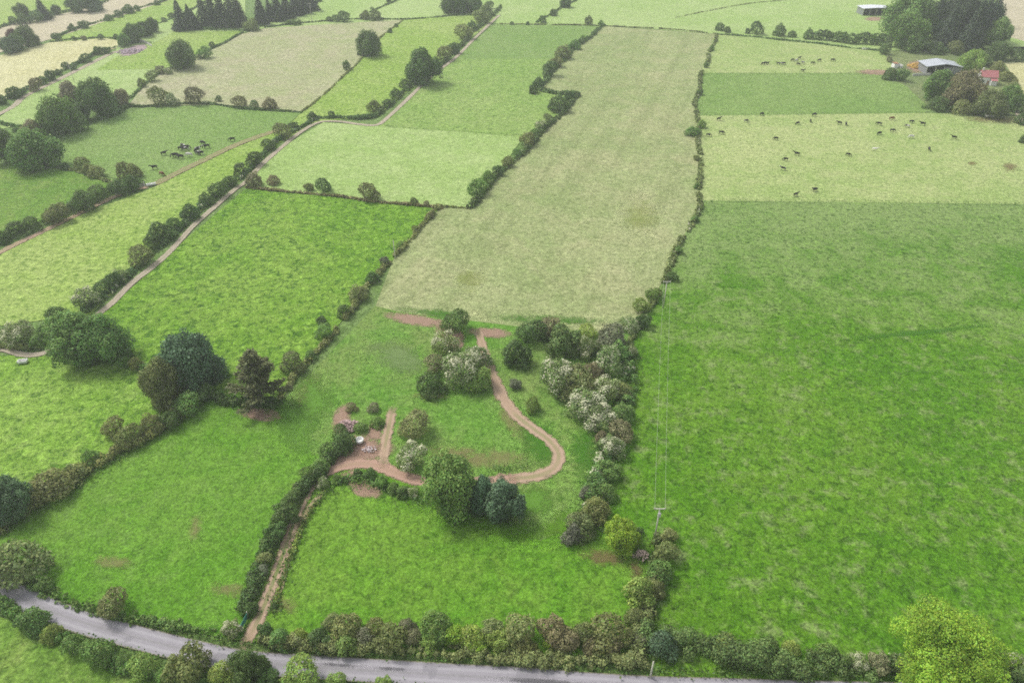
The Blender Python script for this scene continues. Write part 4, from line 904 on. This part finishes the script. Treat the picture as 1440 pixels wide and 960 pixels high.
heap('rubble_heap', 520, 632, 1.7, 0.35, 40, plain('pale broken concrete', (0.5, 0.42, 0.41), (0.68, 0.6, 0.6)), 'pale scatter of rubble beside the round white tub', 'rubble', 2, (0.12, 0.4))
heap('brushwood_heap', 902, 783, 1.8, 1.4, 90, plain('dead brushwood', (0.3, 0.22, 0.18), (0.45, 0.36, 0.31)), 'heap of dead brown brushwood at the right edge of the south paddock', 'brushwood', 3, (0.15, 0.5))
heap('rubble_heap', 182, 73, 8, 0.8, 150, plain('purplish yard rubble', (0.38, 0.28, 0.32), (0.6, 0.5, 0.54)), 'low purplish heap of rubble in front of the farm pen', 'rubble', 4, (0.3, 1.1))
heap('silage_heap', 1291, 95, 5.5, 2.2, 120, M_SIL, 'orange brown heap in the yard left of the open barn', 'heap', 5, (0.6, 1.6))
for i, (x, y, rx) in enumerate([(92/3, 831/3, 0)]): pass
# pen of concrete walls by the far farm track
a, b, c_, d_ = gp(167,66), gp(190,57.5), gp(207,62), gp(214,66)
pen = empty('farm_pen', (a.x, a.y, 0))
def wall_run(p, q, h, th, name):
    v = q-p; L = v.length; o = boxobj(name, M_CONC, pen, (0,-th/2,0,L,th/2,h)); o.location = (p-a).to_tuple(); o.rotation_euler.z = math.atan2(v.y, v.x)
wall_run(a, b, 1.9, 0.35, 'wall'); wall_run(b, c_, 1.9, 0.35, 'wall'); wall_run(c_, d_, 1.2, 0.35, 'wall')
bm = bmesh.new()
for i in range(9):
    p = a.lerp(b, i/8)-a
    tube(bm, [(p.x+2.5, p.y-6, 0), (p.x+2.5, p.y-6, 1.5)], [0.09, 0.09], 6)
for z in (0.6, 1.1, 1.5): tube(bm, [(2.5, -6, z), ((b-a).x+2.5, (b-a).y-6, z)], [0.07, 0.07], 6)
finish(bm, 'rail', M_CONC, pen)
tag(pen, 'pale concrete walled and railed farm pen at the end of the farm track', 'pen')
# white gate and trough at the end of the thick hedge
a = gp(190,267); g = empty('field_gate', (a.x, a.y, 0), R(55)); bm = bmesh.new(); gate_bars(bm, 4.2, 1.5); finish(bm, 'gate_leaf', M_WHITE, g)
for x in (-0.2, 4.4):
    bm = bmesh.new(); tube(bm, [(x,0,-0.2),(x,0,1.9)], [0.14, 0.13], 8); finish(bm, 'gate_post', M_WHITE, g)
tag(g, 'small white gate at the right end of the thick hedge by the cattle trail', 'gate')
def trough(x, y, L, label, rz, mat=M_CONC):
    c = gp(x, y); bm = bmesh.new(); w2, h = 0.55, 0.65
    for s in (-1, 1):
        box(bm, -L/2, s*w2-0.08, 0.3, L/2, s*w2+0.08, 0.3+h); box(bm, s*(L/2-0.08)-0.08, -w2+0.08, 0.3, s*(L/2-0.08)+0.08, w2-0.08, 0.3+h)
    box(bm, -L/2+0.16, -w2+0.08, 0.3, L/2-0.16, w2-0.08, 0.45)
    o = finish(bm, 'water_trough', mat, None, (c.x, c.y, 0)); o.rotation_euler.z = rz; tag(o, label, 'trough')
trough(213,261,3.6,'white water trough on the cattle trail right of the white gate', R(25), M_WHITE)
trough(33,510,2.4,'pale trough in the left pasture just below the lane bend', R(10), M_WHITE)
trough(1218,70,5.0,'long pale trough below the right clipped hedge block', R(3), M_WHITE)

# ---- farm buildings
def barn(name, x, y, W, D, H, rise, roofmat, label, rz=0.0, back=False, clad=0.5):
    c = gp(x, y); r = empty(name, (c.x, c.y, 0), rz)
    t = 0.25
    boxobj('back_wall', M_TING, r, (-W/2, D-t, 0, W/2, D, H-0.05))
    boxobj('side_wall', M_TING, r, (-W/2, 0.3, 0, -W/2+t, D-t-0.003, H-0.05)); boxobj('side_wall', M_TING, r, (W/2-t, 0.3, 0, W/2, D-t-0.003, H-0.05))
    if clad: boxobj('front_wall', M_TING, r, (W/2-t-W*clad, 0.05, 0, W/2-t-0.003, 0.25, H*0.93))
    boxobj('floor_slab', M_DARK, r, (-W/2+t, 0.3, 0.3, W/2-t, D-t, 0.42))  # floor coloured near-black to imitate the shade inside the open barn
    for k in range(5):
        xx = -W/2+0.15+k*(W-0.3)/4; boxobj('column', M_CONC, r, (xx-0.14, -0.2, 0, xx+0.14, 0.03, H-0.06))
    bm = bmesh.new(); e = 0.7                            # shallow gable, ridge front to back as the photo shows
    v = [(-W/2-e,-e,H),(0,-e,H+rise),(W/2+e,-e,H),(W/2+e,D+e,H),(0,D+e,H+rise),(-W/2-e,D+e,H)]
    lo = [bm.verts.new(p) for p in v]; up = [bm.verts.new((p[0], p[1], p[2]+0.18)) for p in v]
    for q, fl in ((lo, True), (up, False)):
        for f in ((q[0], q[1], q[4], q[5]), (q[1], q[2], q[3], q[4])): bm.faces.new(f[::-1] if fl else f)
    for i in range(6): j = (i+1) % 6; bm.faces.new((lo[i], lo[j], up[j], up[i]))
    finish(bm, 'roof', roofmat, r)
    tag(r, label, 'barn'); return r
barn('hay_barn', 1325, 105, 20, 12, 4.4, 1.6, M_TIN, 'open fronted barn with a shallow grey sheet roof in the farmyard', R(-3), clad=0.45)
barn('hay_barn', 1231, 22, 21, 11, 5.0, 0.5, M_TINP, 'far barn with a pale sheet roof left of the big round farm tree', R(2), clad=0)
# red roofed house, half hidden
c = gp(1388, 119); hh = empty('farmhouse', (c.x, c.y, 0), R(-12))
W, D, H = 8.5, 6.5, 4.2
bm = bmesh.new(); box(bm, -W/2, 0, 0, W/2, D, H)
for xx in (-W/2, W/2-0.3):
    vs = [bm.verts.new((xx+dx, yy, zz)) for dx in (0, 0.3) for yy, zz in ((0.003, H+0.002), (D-0.003, H+0.002), (D/2, H+2.5))]
    bm.faces.new(vs[:3]); bm.faces.new(vs[3:][::-1])
    for i in range(3): j = (i+1) % 3; bm.faces.new((vs[i], vs[j], vs[3+j], vs[3+i]))
finish(bm, 'wall', M_WHITE, hh)
bm = bmesh.new(); e = 0.4
for s in (0, 1):
    y0, y1 = (-e, D/2) if s == 0 else (D+e, D/2); z0 = H-0.3
    q = [bm.verts.new(p) for p in ((-W/2-e, y0, z0), (W/2+e, y0, z0), (W/2+e, y1, H+2.75), (-W/2-e, y1, H+2.75))]
    q2 = [bm.verts.new((v.co.x, v.co.y, v.co.z+0.18)) for v in q]
    bm.faces.new(q); bm.faces.new(q2[::-1])
    for i in range(4): j = (i+1) % 4; bm.faces.new((q[i], q[j], q2[j], q2[i]))
rf = finish(bm, 'roof', M_TILE, hh)
boxobj('chimney', M_CONC, hh, (-W/2+0.4, D/2-0.4, H+2.0, -W/2+1.2, D/2+0.4, H+4.0))
for xx in (-2.6, 2.4): boxobj('window', M_GLASS, hh, (xx-0.55, -0.03, 1.0, xx+0.55, 0.05, 2.3)); 
boxobj('door', M_RUST, hh, (-0.5, -0.03, 0, 0.5, 0.05, 2.1))
boxobj('porch', M_WHITE, hh, (0.9, -2.2, 0, 4.0, -0.003, 2.6)); 
bm = bmesh.new(); q = [bm.verts.new(p) for p in ((0.7,-2.5,2.61),(4.2,-2.5,2.61),(4.2,-0.01,3.5),(0.7,-0.01,3.5))]; q2 = [bm.verts.new((v.co.x, v.co.y, v.co.z+0.15)) for v in q]
bm.faces.new(q); bm.faces.new(q2[::-1])
for i in range(4): j = (i+1) % 4; bm.faces.new((q[i], q[j], q2[j], q2[i]))
finish(bm, 'porch_roof', M_TILE, hh)
tag(hh, 'small white farmhouse with a faded red roof half hidden by trees', 'house')
# ruined shed at the left of the farmyard
c = gp(1264, 96); r = empty('ruined_shed', (c.x, c.y, 0), R(8))
boxobj('wall', M_WHITE, r, (-3.2,0,0,-2.9,3.4,2.2), (2.2,0,0,2.5,3.4,1.6), (-2.897,0,0,-0.8,0.3,2.0), (0.6,0,0,2.197,0.3,1.4), (-2.897,3.1,0,2.197,3.4,1.9))
bm = bmesh.new(); box(bm, -3.3, 0.6, 0, -0.3, 3.5, 0.12); o = finish(bm, 'roof', M_RUST, r, (0, 0, 2.25)); o.rotation_euler = (0.1, 0.06, 0)
tag(r, 'ruined white walled shed with part of a rusty roof beside the orange heap', 'shed')
# yard wall
a, b = gp(1283,107), gp(1308,106); v = b-a
o = boxobj('yard_wall', M_CONC, None, (0,-0.15,0,v.length,0.15,1.3)); o.location = a; o.rotation_euler.z = math.atan2(v.y, v.x); tag(o, 'low pale concrete wall in front of the orange heap', 'wall')
# small trailer in the cattle pasture corner
c = gp(1391, 166); r = empty('farm_trailer', (c.x, c.y, 0.35), R(-4)); L = 4.6
boxobj('body', M_CONC, r, (-L/2,-0.95,0.6,L/2,0.95,0.75), (-L/2,-0.95,0.75,L/2,-0.87,1.5), (-L/2,0.87,0.75,L/2,0.95,1.5), (-L/2,-0.87,0.75,-L/2+0.08,0.87,1.5), (L/2-0.08,-0.87,0.75,L/2,0.87,1.5))
boxobj('drawbar', M_DARK, r, (L/2+0.003,-0.07,0.6,L/2+1.5,0.07,0.72))
for s in (-1, 1):
    bm = bmesh.new(); bmesh.ops.create_cone(bm, cap_ends=True, segments=16, radius1=0.42, radius2=0.42, depth=0.22)
    bmesh.ops.rotate(bm, verts=bm.verts, matrix=Matrix.Rotation(R(90), 3, 'X')); finish(bm, 'wheel', M_DARK, r, (-0.3, s*1.1, 0.42))
tag(r, 'small grey farm trailer at the top right corner of the cattle pasture', 'trailer')

# ------------------------------------------------------------------ cattle
T = NT('cattle hide'); oi = T.n('ShaderNodeObjectInfo'); tc = T.n('ShaderNodeTexCoord').outputs['Object']
ad = T.n('ShaderNodeVectorMath', operation='ADD'); T.l(tc, ad.inputs[0]); 
cb = T.n('ShaderNodeCombineXYZ'); T.l(T.math('MULTIPLY', oi.outputs['Random'], 91.0), cb.inputs[0]); T.l(cb.outputs[0], ad.inputs[1])
nz = T.noise(ad.outputs[0], 1.3, 1, 0.4)
sc_ = T.n('ShaderNodeSeparateColor'); T.l(oi.outputs['Color'], sc_.inputs[0])
f = T.smooth(T.math('ADD', nz, T.math('SUBTRACT', sc_.outputs[0], 0.5)), 0.52, 0.56)
hide = T.mix(sc_.outputs[1], (0.012, 0.011, 0.010), (0.16, 0.06, 0.025))
T.princ(T.mix(f, hide, (0.68, 0.65, 0.6)), 0.6, 0.25); M_COW = T.m
def cow_mesh(pose):
    me = bpy.data.meshes.new('cow'); V = []; E = []; Rd = []
    def v(p, r, par=None):
        V.append(p); Rd.append(r)
        if par is not None: E.append((par, len(V)-1))
        return len(V)-1
    z0 = 1.08 if pose != 'lie' else 0.5
    pel = v((-0.72,0,z0+0.06), 0.30); mid = v((-0.1,0,z0-0.02), 0.40, pel); ch = v((0.5,0,z0), 0.36, mid)
    wi = v((0.78,0,z0+0.14), 0.24, ch)
    if pose == 'graze':
        n1 = v((1.15,0,z0-0.12), 0.15, wi); hd = v((1.38,0,0.48), 0.14, n1); mz = v((1.5,0,0.16), 0.085, hd)
    else:
        n1 = v((1.1,0,z0+0.36), 0.16, wi); hd = v((1.38,0,z0+0.46), 0.15, n1); mz = v((1.72,0,z0+0.26), 0.09, hd)
    for s in (-1, 1): v((V[hd][0]-0.08, s*0.24, V[hd][2]+0.08), 0.04, hd)
    tb = v((-1.05,0,z0+0.1), 0.06, pel); v((-1.12,0,z0-0.55), 0.03, tb)
    for s in (-1, 1):
        if pose == 'lie':
            k = v((-0.5, s*0.45, 0.22), 0.14, pel); v((-0.15, s*0.5, 0.08), 0.06, k)
            k = v((0.75, s*0.32, 0.2), 0.11, ch); v((0.95, s*0.32, 0.07), 0.05, k)
        else:
            q = s*(0.12 if pose == 'graze' else -0.05)
            k = v((-0.72, s*0.24, 0.72), 0.17, pel); h_ = v((-0.88+q*0.5, s*0.23, 0.45), 0.075, k); v((-0.8+q, s*0.22, 0.03), 0.06, h_)
            k = v((0.58, s*0.22, 0.66), 0.13, ch); h_ = v((0.58-q*0.5, s*0.21, 0.38), 0.07, k); v((0.58-q, s*0.2, 0.03), 0.06, h_)
    me.from_pydata(V, E, [])
    o = link('cow_rig', me); md = o.modifiers.new('skin', 'SKIN')
    for i, d in enumerate(me.skin_vertices[0].data): d.radius = (Rd[i], Rd[i]); d.use_root = (i == 0)
    o.modifiers.new('sub', 'SUBSURF').levels = 1
    dg = bpy.context.evaluated_depsgraph_get(); out = bpy.data.meshes.new_from_object(o.evaluated_get(dg))
    bpy.data.objects.remove(o); out.materials.clear(); out.materials.append(M_COW); out.name = 'cow body'
    for f_ in out.polygons: f_.use_smooth = True
    return out
COW = {k: cow_mesh(k) for k in ('graze', 'stand', 'lie')}
POSEW = {'graze': 'grazing', 'stand': 'standing', 'lie': 'lying'}
def herd(pts, place, zc=0.05, scale=1.15):
    pts = sorted(pts); cnt = {}
    for q in pts: cnt[q[2]] = cnt.get(q[2], 0)+1
    seen = {}
    for x, y, col in pts:
        pose = RN.choice(('graze','graze','graze','stand')) if col != 'l' else 'lie'
        p = gp(x, y+1.2); o = link('cow', COW[pose], None, (p.x, p.y, zc)); o.rotation_euler.z = RN.choice((0, math.pi, 0.4, 2.7, 1.3, -0.5, 3.6)); s = scale*RN.uniform(0.92, 1.08); o.scale = (s, s, s)
        wf = {'b': RN.uniform(0.1, 0.3), 'p': 0.52, 'w': 0.95, 'r': 0.2, 'l': 0.25}[col]
        o.color = (wf, 1.0 if col == 'r' else 0.0, 0, 1)
        i = seen.get(col, 0); seen[col] = i+1
        word = {'b': 'black', 'p': 'black and white', 'w': 'white', 'r': 'brown', 'l': 'black'}[col]
        pl = POSEW[pose] if col != 'l' else 'lying'
        key = {'b': 'black', 'p': 'black and white', 'w': 'white', 'r': 'brown', 'l': 'lying black'}[col]
        nth = f', {ORD[i]} {key} from the left' if cnt[col] > 1 else ', the only '+key+' one'
        tag(o, f'{word} cow {pl}{nth} {place}', 'cow', 'cows '+place)
C3 = lambda L, ox, oy: [(ox+x/3, oy+y/3, c) for x, y, c in L]
herd(C3([(152,505,'b'),(163,563,'b'),(108,573,'b'),(267,513,'p'),(332,484,'b'),(392,587,'b'),(422,715,'p'),(433,675,'b'),(480,653,'b'),(484,523,'b'),(538,513,'b'),(553,487,'b'),(556,804,'b'),(476,824,'b'),(660,522,'b'),(688,526,'b'),(696,655,'b'),(808,633,'w'),(827,525,'b'),(829,565,'b'),(880,503,'r'),(883,553,'b'),(946,535,'p'),(964,516,'b'),(1010,526,'b'),(963,580,'w'),(1038,632,'b'),(1143,583,'b')], 960, 0), 'in the cattle pasture', scale=1.12)
herd(C3([(338,271,'b'),(350,268,'b'),(358,269,'b'),(402,270,'b'),(414,271,'p'),(426,270,'b'),(463,255,'b'),(478,258,'p'),(492,247,'b'),(487,273,'b'),(506,267,'p'),(548,268,'b'),(575,257,'b'),(505,300,'b'),(632,256,'b')], 960, 0), 'in the upper pasture', scale=1.12)
herd(C3([(693,651,'b'),(740,660,'b'),(762,666,'b'),(765,630,'b'),(775,620,'p'),(790,625,'b'),(785,633,'p'),(800,658,'w'),(830,640,'b'),(835,650,'b'),(848,650,'p'),(858,607,'b'),(873,622,'b'),(838,632,'p'),(980,592,'b'),(653,710,'b'),(685,738,'r')], 0, 0), 'in the cow field', scale=1.35)

# ------------------------------------------------------------------ hazy air
HAZE = 0.00025
if HAZE:
    bm = bmesh.new(); box(bm, -2050, -350, -1.15, 2050, 2750, 126); 
    T = NT('hazy air'); pv = T.n('ShaderNodeVolumePrincipled'); pv.inputs['Color'].default_value = (0.93, 0.95, 1.0, 1); pv.inputs['Density'].default_value = HAZE; pv.inputs['Anisotropy'].default_value = 0.2
    T.l(pv.outputs[0], T.out.inputs['Volume'])
    tag(finish(bm, 'haze', T.m), kind='stuff')
